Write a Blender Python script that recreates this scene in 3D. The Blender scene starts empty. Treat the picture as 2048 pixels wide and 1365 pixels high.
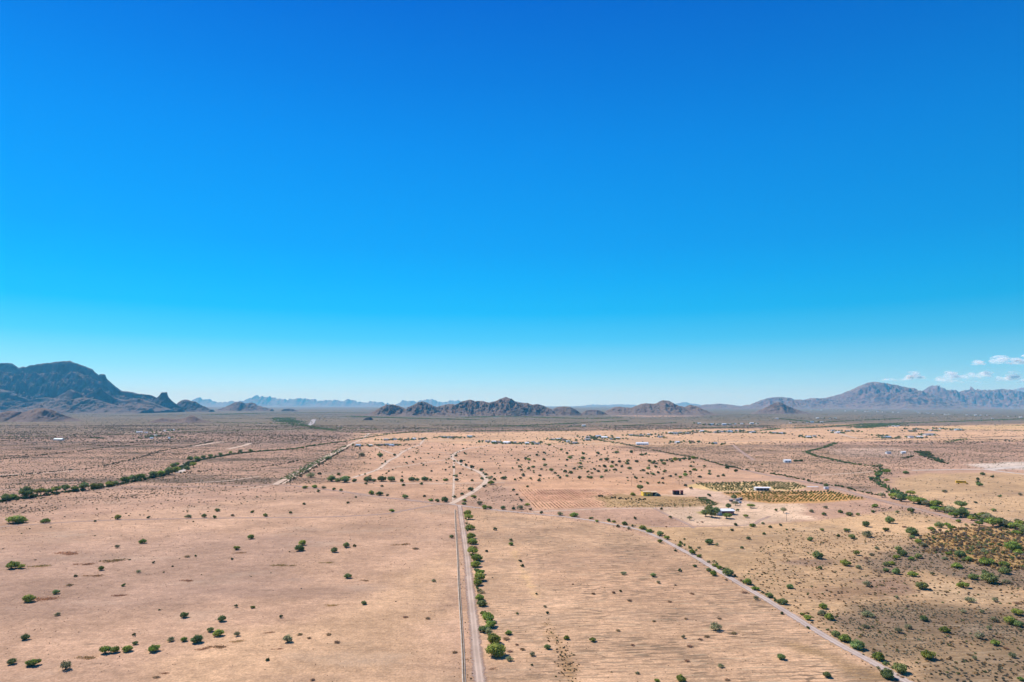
import bpy, math, random
import numpy as np
from mathutils import Vector, Matrix
random.seed(7); rng = np.random.default_rng(7)
sc = bpy.context.scene
# ---------------------------------------------------------------- camera, world, sun, exposure
FPX, CX, CY, HOR, CH = 1365.0, 1024.0, 682.5, 810.0, 100.0      # reference focal length / centre / horizon row, drone height
PITCH = math.atan((HOR - CY) / FPX)
cam_d = bpy.data.cameras.new('camera'); cam = bpy.data.objects.new('camera', cam_d)
sc.collection.objects.link(cam); sc.camera = cam
cam_d.sensor_width = 36; cam_d.lens = 36 * FPX / 2048
cam_d.clip_start = 1; cam_d.clip_end = 150000
cam.location = (0, 0, CH); cam.rotation_euler = (math.radians(90) + PITCH, 0, 0)
SUN_EL, SUN_AZ = 50.0, -55.0                                     # azimuth measured from the view direction, minus = left
se, sa = math.radians(SUN_EL), math.radians(SUN_AZ)
SUN = Vector((math.sin(sa) * math.cos(se), math.cos(sa) * math.cos(se), math.sin(se)))
sun_d = bpy.data.lights.new('sun', 'SUN'); sun_d.energy = 4.6; sun_d.angle = math.radians(0.5); sun_d.color = (1, .95, .87)
sun = bpy.data.objects.new('sun', sun_d); sc.collection.objects.link(sun)
sun.rotation_euler = SUN.to_track_quat('Z', 'Y').to_euler()
sc.view_settings.view_transform = 'Standard'; sc.view_settings.look = 'None'
sc.view_settings.exposure = 0.35; sc.view_settings.gamma = 1; sc.view_settings.use_curve_mapping = False
sc.cycles.max_bounces = 6; sc.cycles.diffuse_bounces = 2; sc.cycles.glossy_bounces = 1
sc.cycles.transmission_bounces = 2; sc.cycles.transparent_max_bounces = 16; sc.cycles.volume_bounces = 2
sc.cycles.use_denoising = True
try: sc.cycles.denoiser = 'OPENIMAGEDENOISE'
except Exception: pass
sc.render.filter_size = 1.15
sc.cycles.use_adaptive_sampling = False

def lin(r, g, b):
    f = lambda c: (c / 255 / 12.92) if c <= 10.31 else ((c / 255 + .055) / 1.055) ** 2.4
    return (f(r), f(g), f(b))

W = bpy.data.worlds.new('World'); sc.world = W; W.use_nodes = True
nt = W.node_tree; nt.nodes.clear()
def N(t, ty, **k):
    n = t.nodes.new(ty)
    for a, v in k.items():
        if a == 'inp':
            for i, x in v.items(): n.inputs[i].default_value = x
        else: setattr(n, a, v)
    return n
def ramp(n, stops):
    e = n.color_ramp.elements
    while len(e) > 1: e.remove(e[0])
    e[0].position = stops[0][0]; e[0].color = (*stops[0][1], 1)
    for p, c in stops[1:]:
        q = e.new(p); q.color = (*c, 1)
wo = N(nt, 'ShaderNodeOutputWorld'); bg = N(nt, 'ShaderNodeBackground'); bg.inputs[1].default_value = .1
sky = N(nt, 'ShaderNodeTexSky', sky_type='NISHITA', sun_disc=False, sun_elevation=se, sun_rotation=sa, altitude=600, air_density=1, dust_density=.3, ozone_density=4)
tc = N(nt, 'ShaderNodeTexCoord'); sx = N(nt, 'ShaderNodeSeparateXYZ'); nt.links.new(tc.outputs['Generated'], sx.inputs[0])
sr = N(nt, 'ShaderNodeValToRGB'); sr.color_ramp.interpolation = 'B_SPLINE' if False else 'EASE' if False else 'LINEAR'
ramp(sr, [(0, (0.44, 0.70, 0.84)), (0.0145, (0.40, 0.675, 0.825)), (0.05, (0.205, 0.57, 0.80)), (0.092, (0.055, 0.455, 0.785)), (0.133, (0.004, 0.378, 0.77)), (0.178, (0, 0.325, 0.765)), (0.223, (0, 0.276, 0.735)), (0.29, (0, 0.238, 0.70)), (0.357, (0, 0.203, 0.665)), (0.44, (0, 0.155, 0.59)), (0.53, (0, 0.112, 0.52)), (0.8, (0, 0.085, 0.4)), (1, (0, 0.065, 0.34))])
nt.links.new(sx.outputs[2], sr.inputs[0])
dt = N(nt, 'ShaderNodeVectorMath', operation='DOT_PRODUCT'); dt.inputs[1].default_value = (math.sin(sa), math.cos(sa), 0)
nt.links.new(tc.outputs['Generated'], dt.inputs[0])
mr = N(nt, 'ShaderNodeMapRange'); mr.inputs[1].default_value = -.2; mr.inputs[2].default_value = 1; mr.inputs[3].default_value = 7.6; mr.inputs[4].default_value = 11.5
nt.links.new(dt.outputs['Value'], mr.inputs[0])
sm = N(nt, 'ShaderNodeVectorMath', operation='SCALE'); nt.links.new(sr.outputs[0], sm.inputs[0]); nt.links.new(mr.outputs[0], sm.inputs['Scale'])
mx = N(nt, 'ShaderNodeMix', data_type='RGBA'); mx.inputs[0].default_value = .006
nt.links.new(sm.outputs[0], mx.inputs[6]); nt.links.new(sky.outputs[0], mx.inputs[7])
nt.links.new(mx.outputs[2], bg.inputs[0]); nt.links.new(bg.outputs[0], wo.inputs[0])

# ---------------------------------------------------------------- layout helpers (survey of the place, metres)
CP, SP = math.cos(PITCH), math.sin(PITCH)
def G(px, py, z=0.0):
    """ground point surveyed from a bearing px and a depression row py"""
    x = (np.asarray(px, float) - CX) / FPX; y = (CY - np.asarray(py, float)) / FPX
    dz = y * CP + SP; dy = CP - y * SP
    t = (z - CH) / dz
    return np.stack([x * t, dy * t], -1)
def at_depth(px, py, D):
    x = (np.asarray(px, float) - CX) / FPX; y = (CY - np.asarray(py, float)) / FPX
    dz = y * CP + SP; dy = CP - y * SP
    t = D / dy
    return np.stack([x * t, dy * t, CH + dz * t], -1)
def mpp(py):
    y = (CY - py) / FPX
    return -CH / (y * CP + SP) / FPX
def px_of(X, Y, Z=0.0):
    zz = Z - CH
    f = Y * CP + zz * SP; u = -Y * SP + zz * CP
    return CX + FPX * X / f, CY - FPX * u / f

# numpy noise
def _h(ix, iy, s):
    n = (ix.astype(np.int64) * 374761393 + iy.astype(np.int64) * 668265263 + s * 974634777) & 0x7fffffff
    n = ((n ^ (n >> 13)) * 1274126177) & 0x7fffffff
    return ((n ^ (n >> 16)) & 0xffff) / 65535.0
def vn(x, y, s=0):
    x = np.asarray(x, float); y = np.asarray(y, float)
    ix, iy = np.floor(x), np.floor(y); fx, fy = x - ix, y - iy
    fx = fx * fx * fx * (fx * (fx * 6 - 15) + 10); fy = fy * fy * fy * (fy * (fy * 6 - 15) + 10)
    a, b, c, d = _h(ix, iy, s), _h(ix + 1, iy, s), _h(ix, iy + 1, s), _h(ix + 1, iy + 1, s)
    return (a * (1 - fx) + b * fx) * (1 - fy) + (c * (1 - fx) + d * fx) * fy
def fbm(x, y, s=0, o=4, g=.5):
    r = 0; a = 1; t = 0
    for i in range(o):
        r = r + a * vn(x * 2 ** i + 13.7 * i, y * 2 ** i + 5.1 * i, s + i); t += a; a *= g
    return r / t
def ridged(x, y, s=0, o=4, g=.5):
    r = 0; a = 1; t = 0
    for i in range(o):
        r = r + a * (1 - np.abs(2 * vn(x * 2 ** i + 7.3 * i, y * 2 ** i + 3.3 * i, s + i) - 1)); t += a; a *= g
    return r / t
def inside(P, poly):
    x, y = P[..., 0], P[..., 1]; c = np.zeros(x.shape, bool); n = len(poly)
    for i in range(n):
        x1, y1 = poly[i]; x2, y2 = poly[(i + 1) % n]
        if y1 == y2: continue
        c ^= ((y1 > y) != (y2 > y)) & (x < (x2 - x1) * (y - y1) / (y2 - y1) + x1)
    return c
def segdist(P, line, closed=False):
    d = np.full(P.shape[:-1], 1e12); n = len(line)
    for i in range(n if closed else n - 1):
        a, b = line[i], line[(i + 1) % n]; ab = b - a
        t = np.clip(((P - a) @ ab) / max(ab @ ab, 1e-9), 0, 1)
        q = P - (a + t[..., None] * ab)
        d = np.minimum(d, (q * q).sum(-1))
    return np.sqrt(d)
def zmask(P, poly_px, feather):
    """soft membership of points P in a plot given by its surveyed corners"""
    poly = G([p[0] for p in poly_px], [p[1] for p in poly_px])
    s = segdist(P, poly, True) * np.where(inside(P, poly), 1, -1)
    s = s + (fbm(P[..., 0] / (feather * 2.2), P[..., 1] / (feather * 2.2), 91, 3) - .5) * feather * 2.2
    t = np.clip(s / feather * .5 + .5, 0, 1)
    return t * t * (3 - 2 * t)

# ---------------------------------------------------------------- object helpers
def link(o):
    sc.collection.objects.link(o); return o
def mesh_np(name, V, F, mats=(), smooth=False, attrs=None, midx=None):
    """V (n,3), F (m,k) with one k; attrs {name: (n,) or (n,3)} on points"""
    me = bpy.data.meshes.new(name); V = np.ascontiguousarray(V, np.float32); F = np.ascontiguousarray(F, np.int32)
    k = F.shape[1]
    me.vertices.add(len(V)); me.vertices.foreach_set('co', V.ravel())
    me.loops.add(F.size); me.loops.foreach_set('vertex_index', F.ravel())
    me.polygons.add(len(F)); me.polygons.foreach_set('loop_start', np.arange(0, F.size, k, dtype=np.int32))
    me.polygons.foreach_set('loop_total', np.full(len(F), k, np.int32))
    if midx is not None: me.polygons.foreach_set('material_index', np.ascontiguousarray(midx, np.int32))
    for m in mats: me.materials.append(m)
    me.update(calc_edges=True)
    me.polygons.foreach_set('use_smooth', np.full(len(F), smooth, bool))
    for a, v in (attrs or {}).items():
        v = np.asarray(v, np.float32)
        if v.ndim == 1:
            at = me.attributes.new(a, 'FLOAT', 'POINT'); at.data.foreach_set('value', v)
        else:
            at = me.attributes.new(a, 'FLOAT_COLOR', 'POINT')
            at.data.foreach_set('color', np.concatenate([v, np.ones((len(v), 1), np.float32)], 1).ravel())
    me.validate(); return me
def obj(name, me, parent=None, loc=None, rz=0):
    o = bpy.data.objects.new(name, me); link(o)
    if parent: o.parent = parent
    if loc is not None: o.location = loc
    if rz: o.rotation_euler.z = rz
    return o
def tag(o, label, cat=None, group=None, kind=None):
    if label: o['label'] = label
    if cat: o['category'] = cat
    if group: o['group'] = group
    if kind: o['kind'] = kind
    return o
def thing(name, label, cat, loc, rz=0, group=None):
    o = obj(name, None, None, loc, rz); o.empty_display_size = .5
    return tag(o, label, cat, group)
class MB:
    """collects polygons of any size into one mesh"""
    def __init__(s): s.v = []; s.f = []; s.m = []
    def add(s, vs, fs, m=0):
        b = len(s.v); s.v += [tuple(v) for v in vs]; s.f += [tuple(i + b for i in f) for f in fs]; s.m += [m] * len(fs); return s
    def box(s, c, d, m=0, rz=0):
        x, y, z = [q / 2 for q in d]; R = Matrix.Rotation(rz, 3, 'Z')
        vs = [R @ Vector((a * x, b * y, e * z)) + Vector(c) for e in (-1, 1) for a, b in ((-1, -1), (1, -1), (1, 1), (-1, 1))]
        return s.add(vs, [(3, 2, 1, 0), (4, 5, 6, 7), (0, 1, 5, 4), (1, 2, 6, 5), (2, 3, 7, 6), (3, 0, 4, 7)], m)
    def cyl(s, a, b, r0, r1, n=8, m=0):
        a, b = Vector(a), Vector(b); z = (b - a).normalized(); x = z.orthogonal().normalized(); y = z.cross(x)
        vs = [p + (x * math.cos(6.2832 * i / n) + y * math.sin(6.2832 * i / n)) * r for p, r in ((a, r0), (b, r1)) for i in range(n)]
        fs = [(i, (i + 1) % n, n + (i + 1) % n, n + i) for i in range(n)] + [tuple(range(n - 1, -1, -1)), tuple(range(n, 2 * n))]
        return s.add(vs, fs, m)
    def gable(s, c, d, h, m=0):
        """low gable roof with thickness: c = centre of underside, d = (w, depth), ridge along x"""
        w, q, t = d[0] / 2, d[1] / 2, .25
        x, y, z = c
        pr = [(-q, 0), (0, h), (q, 0), (q, t), (0, h + t), (-q, t)]
        vs = [(x + e * w, y + a, z + b) for e in (-1, 1) for a, b in pr]
        fs = [(0, 1, 4, 5), (1, 2, 3, 4), (11, 10, 7, 6), (10, 9, 8, 7), (5, 4, 10, 11), (4, 3, 9, 10), (1, 0, 6, 7), (2, 1, 7, 8), (0, 5, 11, 6), (3, 2, 8, 9)]
        return s.add(vs, fs, m)
    def mesh(s, name, mats):
        me = bpy.data.meshes.new(name); me.from_pydata(s.v, [], s.f)
        for m in mats: me.materials.append(m)
        me.polygons.foreach_set('material_index', s.m); me.update(); return me
    def obj(s, name, mats, parent=None, loc=None, rz=0):
        return obj(name, s.mesh(name, mats if isinstance(mats, (list, tuple)) else [mats]), parent, loc, rz)

# ---------------------------------------------------------------- materials
def mat_base(name, rough=.9, spec=.1):
    m = bpy.data.materials.new(name); m.use_nodes = True; t = m.node_tree
    p = t.nodes['Principled BSDF']; p.inputs['Roughness'].default_value = rough; p.inputs['Specular IOR Level'].default_value = spec
    return m, t, p
def mat_noise(name, c1, c2, scale, rough=.85, spec=.15, bump=0.0, detail=5):
    m, t, p = mat_base(name, rough, spec)
    ge = N(t, 'ShaderNodeTexCoord'); nz = N(t, 'ShaderNodeTexNoise', inp={'Scale': scale, 'Detail': detail, 'Roughness': .6}); t.links.new(ge.outputs['Object'], nz.inputs['Vector'])
    cr = N(t, 'ShaderNodeValToRGB'); ramp(cr, [(.3, c1), (.7, c2)]); t.links.new(nz.outputs[0], cr.inputs[0]); t.links.new(cr.outputs[0], p.inputs['Base Color'])
    if bump:
        b = N(t, 'ShaderNodeBump', inp={'Strength': bump, 'Distance': .1}); t.links.new(nz.outputs[0], b.inputs['Height']); t.links.new(b.outputs[0], p.inputs['Normal'])
    return m
def mat_leaf(name, c):
    """foliage: per-leaf and per-plant hue variation"""
    m, t, p = mat_base(name, .75, .12)
    at = N(t, 'ShaderNodeAttribute', attribute_name='tint'); oi = N(t, 'ShaderNodeObjectInfo')
    mu = N(t, 'ShaderNodeMix', data_type='RGBA', blend_type='MULTIPLY'); mu.inputs[0].default_value = 1; mu.inputs[6].default_value = (*c, 1)
    t.links.new(at.outputs['Color'], mu.inputs[7])
    hs = N(t, 'ShaderNodeHueSaturation'); t.links.new(mu.outputs[2], hs.inputs['Color'])
    a = N(t, 'ShaderNodeMapRange', inp={3: .475, 4: .525}); t.links.new(oi.outputs['Random'], a.inputs[0]); t.links.new(a.outputs[0], hs.inputs['Hue'])
    r2 = N(t, 'ShaderNodeMath', operation='FRACT'); r1 = N(t, 'ShaderNodeMath', operation='MULTIPLY', inp={1: 37.7}); t.links.new(oi.outputs['Random'], r1.inputs[0]); t.links.new(r1.outputs[0], r2.inputs[0])
    b = N(t, 'ShaderNodeMapRange', inp={3: .75, 4: 1.3}); t.links.new(r2.outputs[0], b.inputs[0]); t.links.new(b.outputs[0], hs.inputs['Value'])
    t.links.new(hs.outputs[0], p.inputs['Base Color'])
    tr = N(t, 'ShaderNodeBsdfTranslucent'); t.links.new(hs.outputs[0], tr.inputs['Color']); ms = N(t, 'ShaderNodeMixShader', inp={0: .38})
    t.links.new(p.outputs[0], ms.inputs[1]); t.links.new(tr.outputs[0], ms.inputs[2]); t.links.new(ms.outputs[0], t.nodes['Material Output'].inputs['Surface'])
    return m
M = {
 'g': mat_leaf('green_leaf', (.285, .335, .070)), 'd': mat_leaf('dark_leaf', (.225, .270, .092)),
 'y': mat_leaf('olive_leaf', (.31, .30, .155)), 'b': mat_leaf('dry_twig', (.34, .225, .125)),
 'mass': mat_leaf('scrub_leaf', (1, 1, 1)),
 'bark': mat_noise('bark', (.10, .075, .055), (.2, .16, .12), 3),
 'white': mat_noise('white_metal', (.72, .72, .72), (.82, .82, .81), .6, .5, .3),
 'cream': mat_noise('cream_stucco', (.58, .52, .43), (.66, .60, .5), .8),
 'tan': mat_noise('tan_stucco', (.42, .30, .2), (.5, .37, .26), .8),
 'grey': mat_noise('grey_roofing', (.24, .24, .25), (.34, .34, .35), 1),
 'blue': mat_noise('blue_metal', (.30, .42, .52), (.38, .50, .6), 1, .5, .3),
 'brown': mat_noise('brown_roofing', (.16, .11, .085), (.24, .16, .12), 1),
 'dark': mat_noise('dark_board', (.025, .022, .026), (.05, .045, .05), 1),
 'maroon': mat_noise('maroon_board', (.13, .035, .045), (.19, .055, .06), 1),
 'salmon': mat_noise('salmon_stucco', (.60, .24, .16), (.68, .3, .2), 1),
 'yellow': mat_noise('yellow_stucco', (.78, .52, .06), (.88, .62, .10), .8),
 'roof_tan': mat_noise('tan_roofing', (.60, .42, .25), (.72, .52, .33), 1),
 'green_metal': mat_noise('green_metal', (.10, .16, .12), (.15, .22, .16), .8, .5, .3),
 'navy': mat_noise('navy_metal', (.04, .05, .09), (.07, .08, .13), .8, .5, .3),
 'bus': mat_noise('bus_paint', (.90, .52, .012), (.93, .58, .016), .5, .4, .4),
 'glass': mat_noise('window_glass', (.02, .025, .03), (.04, .045, .05), 1, .15, .5),
 'rubber': mat_noise('rubber', (.02, .02, .02), (.035, .035, .035), 4),
 'concrete': mat_noise('concrete', (.34, .265, .20), (.58, .47, .36), .35),
 'silt': mat_noise('ditch_silt', (.09, .06, .035), (.20, .14, .085), .3),
 'wood': mat_noise('pole_wood', (.09, .065, .05), (.15, .11, .085), 2),
}
# ---------------------------------------------------------------- the lie of the land: tracks and plots
R_STRAIGHT = [(919, 1012), (926, 1059), (934, 1115), (940, 1177), (947, 1242), (953, 1304), (960, 1365), (968, 1440)]
R_DIAG = [(903, 1009), (922, 1012), (962, 1017), (1024, 1024), (1086, 1030), (1136, 1035), (1186, 1042), (1224, 1049), (1261, 1056), (1290, 1064), (1324, 1079), (1359, 1098), (1386, 1112), (1424, 1135), (1461, 1157), (1499, 1180), (1536, 1201.5), (1598, 1241), (1648, 1272), (1698, 1300), (1748, 1327), (1798, 1355), (1900, 1412)]
R_LEFT = [(905, 1009), (885, 1008.5), (862, 1006), (812, 1000), (762, 995), (724, 989.5), (687, 984), (637, 978), (587, 972), (549, 970), (512, 971), (440, 972.5), (375, 973.5), (320, 973), (275, 973), (235, 976), (195, 979), (150, 979.5), (60, 979), (-80, 980)]
R_LOW = [(903, 1009.5), (885, 1009), (862, 1011.5), (812, 1021), (774, 1028), (712, 1032), (637, 1035), (512, 1036), (375, 1038), (250, 1040), (150, 1044), (75, 1049), (0, 1054), (-80, 1060)]
R_CURVE = [(903, 1008), (912, 1003), (924, 996.5), (949, 982), (969, 967), (972, 960), (969, 953), (957, 944), (937, 936), (917, 926), (905, 917), (904, 913), (908, 909), (916, 904), (935, 898), (975, 892), (1010, 888)]
PATHS = [
 ([(705, 956), (717, 952), (754, 940), (768, 930), (779, 921), (794, 914), (803, 906), (820, 897), (839, 890), (844, 884), (850, 878)], 5.0, 'sand'),
 ([(754, 940), (812, 932), (862, 924), (897, 919), (905, 917)], 3.2, 'sand'),
 ([(750, 894), (758, 897), (777, 905), (794, 910), (796, 914)], 4.0, 'sand'),
 ([(800, 904), (812, 901), (862, 904), (902, 907)], 3.0, 'sand'),
 ([(844, 884), (905, 881), (960, 883), (1010, 886)], 4.5, 'sand'),
 ([(549, 970), (599, 942), (649, 915), (687, 896), (705, 887), (727, 877), (738, 867)], 6.5, 'sand'),
 ([(566, 968), (612, 942), (662, 912), (694, 894)], 3.0, 'sand'),
 ([(700, 966), (780, 967), (860, 967), (922, 967), (969, 966), (1010, 965)], 3.5, 'sand'),
 ([(906, 1008), (907, 980), (908, 950), (908, 925)], 2.0, 'sand'),
 ([(1064, 1025), (1080, 1023.5), (1174, 1019.5), (1230, 1018), (1299, 1016.5), (1340, 1016)], 3.0, 'sand'),
 ([(1309, 1017), (1340, 1033), (1374, 1048), (1388, 1057)], 2.0, 'dust'),
 ([(1250, 1053), (1324, 1054), (1420, 1053), (1499, 1050), (1520, 1041), (1540, 1033)], 2.2, 'dust'),
 ([(1480, 938), (1536, 951), (1586, 960), (1636, 969), (1680, 979), (1711, 988), (1761, 1001), (1800, 1011), (1850, 1022), (1920, 1040)], 7.5, 'dust'),
 ([(1823, 941), (1890, 940), (1961, 939), (1998, 943), (2048, 949), (2120, 956)], 6.5, 'pale'),
 ([(1975, 940), (2000, 937), (2048, 934), (2120, 931)], 16.0, 'pale'),
 ([(1640, 951), (1700, 947), (1745, 944)], 4.0, 'sand'),
 ([(1466, 890), (1480, 902), (1497, 914), (1508, 921)], 6.0, 'dust'),
 ([(1040, 891), (1120, 893), (1200, 888), (1290, 888), (1420, 886), (1540, 880)], 7.0, 'sand'),
 ([(1130, 872), (1200, 877), (1290, 873), (1400, 868), (1500, 866), (1600, 862)], 8.0, 'sand'),
 ([(1680, 868), (1720, 878), (1780, 880), (1850, 876), (1950, 876), (2100, 874)], 10.0, 'sand'),
 ([(615, 852), (622, 848), (626, 843), (628, 839)], 26.0, 'grey'),
 ([(250, 868), (300, 866), (345, 863)], 22.0, 'sand'),
 ([(215, 881), (270, 880.5), (350, 877)], 18.0, 'sand'),
 ([(385, 893), (430, 886), (450, 884)], 14.0, 'sand'),
 ([(455, 899), (490, 891), (500, 887)], 12.0, 'sand'),
 ([(357, 946), (366, 940), (364, 934), (372, 928), (380, 924)], 9.0, 'pale'),
 ([(150, 942), (60, 948), (-60, 953)], 6.0, 'sand'),
 ([(470, 980), (540, 972)], 3.0, 'sand'), ([(390, 966), (455, 962), (520, 953)], 3.5, 'sand'),
]
WASH_L = [(-60, 1013), (0, 1004), (50, 997), (100, 990), (150, 983), (200, 977), (237, 970), (275, 962), (325, 952), (357, 940), (380, 926), (425, 916), (475, 908), (512, 904), (587, 899), (640, 890), (687, 884), (727, 877), (780, 869), (812, 866), (887, 864), (1024, 862)]
WASH_R = [(1671, 886), (1653, 895), (1611, 905), (1636, 914), (1686, 925), (1716, 930), (1756, 935), (1766, 944), (1750, 960), (1761, 970), (1786, 982), (1811, 995), (1848, 1007), (1873, 1017), (1911, 1027), (1961, 1040), (2011, 1052), (2060, 1064), (2140, 1085)]
HEDGE_R = [(1244, 888), (1286, 897), (1336, 907), (1399, 918), (1449, 932), (1499, 942), (1536, 947), (1593, 957), (1631, 966), (1656, 971), (1696, 977), (1733, 987), (1766, 993), (1800, 1003)]
LINES_FAR = [  # dark lines of wash brush farther out (bearing line, half width m, plants per m2)
 ([(-40, 924), (0, 920), (75, 912), (150, 904), (200, 897), (275, 890), (337, 884), (400, 878)], 6, 0.0350),
 ([(360, 947), (425, 942), (512, 936), (560, 930), (600, 921)], 3.5, .05),
 ([(-40, 958), (0, 955), (60, 949), (125, 942), (190, 937)], 5, 0.0500),
 ([(200, 934), (240, 925), (275, 917), (325, 902), (380, 893), (425, 884)], 7, 0.0300),
 ([(320, 911), (365, 909), (395, 905)], 4, 0.0400), ([(55, 896), (80, 898), (110, 900)], 6, 0.0300),
 ([(160, 890), (205, 892), (260, 893)], 7, 0.0300), ([(0, 913), (30, 913), (60, 910)], 6, 0.0300),
 ([(574, 966), (620, 941), (668, 912), (696, 896)], 2.6, .07), ([(585, 960), (640, 930), (675, 912)], 7, 0.0120),
 ([(0, 875), (120, 872), (300, 868), (420, 863), (520, 860), (640, 858), (760, 858), (900, 856), (1024, 853)], 10, 0.0266),
 ([(430, 845), (560, 848), (600, 850), (640, 857), (680, 863), (740, 866)], 25, 0.0152),
 ([(560, 836), (575, 842), (590, 848), (610, 853)], 70, 0.0076),
 ([(600, 851), (720, 858), (850, 864)], 10, 0.0228), ([(860, 850), (1000, 851), (1100, 855), (1250, 852), (1350, 846)], 14, 0.0190),
 ([(720, 872), (800, 866), (880, 861), (980, 862), (1100, 862), (1250, 860), (1400, 857), (1536, 853)], 12, 0.0342),
 ([(1536, 857), (1600, 857), (1640, 855), (1700, 851), (1740, 848), (1800, 847), (1900, 844), (2060, 838)], 24, 0.0228),
 ([(1720, 857), (1745, 853), (1775, 849), (1800, 848)], 60, 0.0133),
 ([(1700, 877), (1760, 880), (1850, 877), (1950, 876), (2060, 872)], 7, 0.0250),
 ([(1900, 858), (1960, 861), (2060, 862)], 16, 0.0190), ([(1990, 851), (2060, 852)], 40, 0.0114),
 ([(1560, 838), (1640, 846), (1700, 842), (1800, 838)], 20, 0.0114), ([(1480, 866), (1540, 860), (1560, 857)], 16, 0.0190),
 ([(1220, 884), (1250, 889), (1275, 891)], 12, 0.0570), ([(1180, 876), (1215, 884), (1240, 888), (1290, 897)], 10, 0.0380),
 ([(1190, 993), (1230, 998), (1290, 1000)], 6, 0.0500),
 ([(690, 893), (640, 921), (600, 944), (570, 960)], 9, 0.0570), ([(1890, 886), (1930, 878), (1920, 880)], 10, 0.0228),
 ([(920, 806 + 30), (1010, 833), (1100, 836), (1180, 838), (1240, 836)], 60, 0.0066), ([(1040, 852), (1130, 848), (1250, 842)], 35, 0.0095),
 ([(700, 833), (780, 836), (860, 838), (950, 840)], 60, 0.0066), ([(420, 830), (520, 827), (640, 826), (760, 827)], 90, 0.0038),
]
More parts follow.
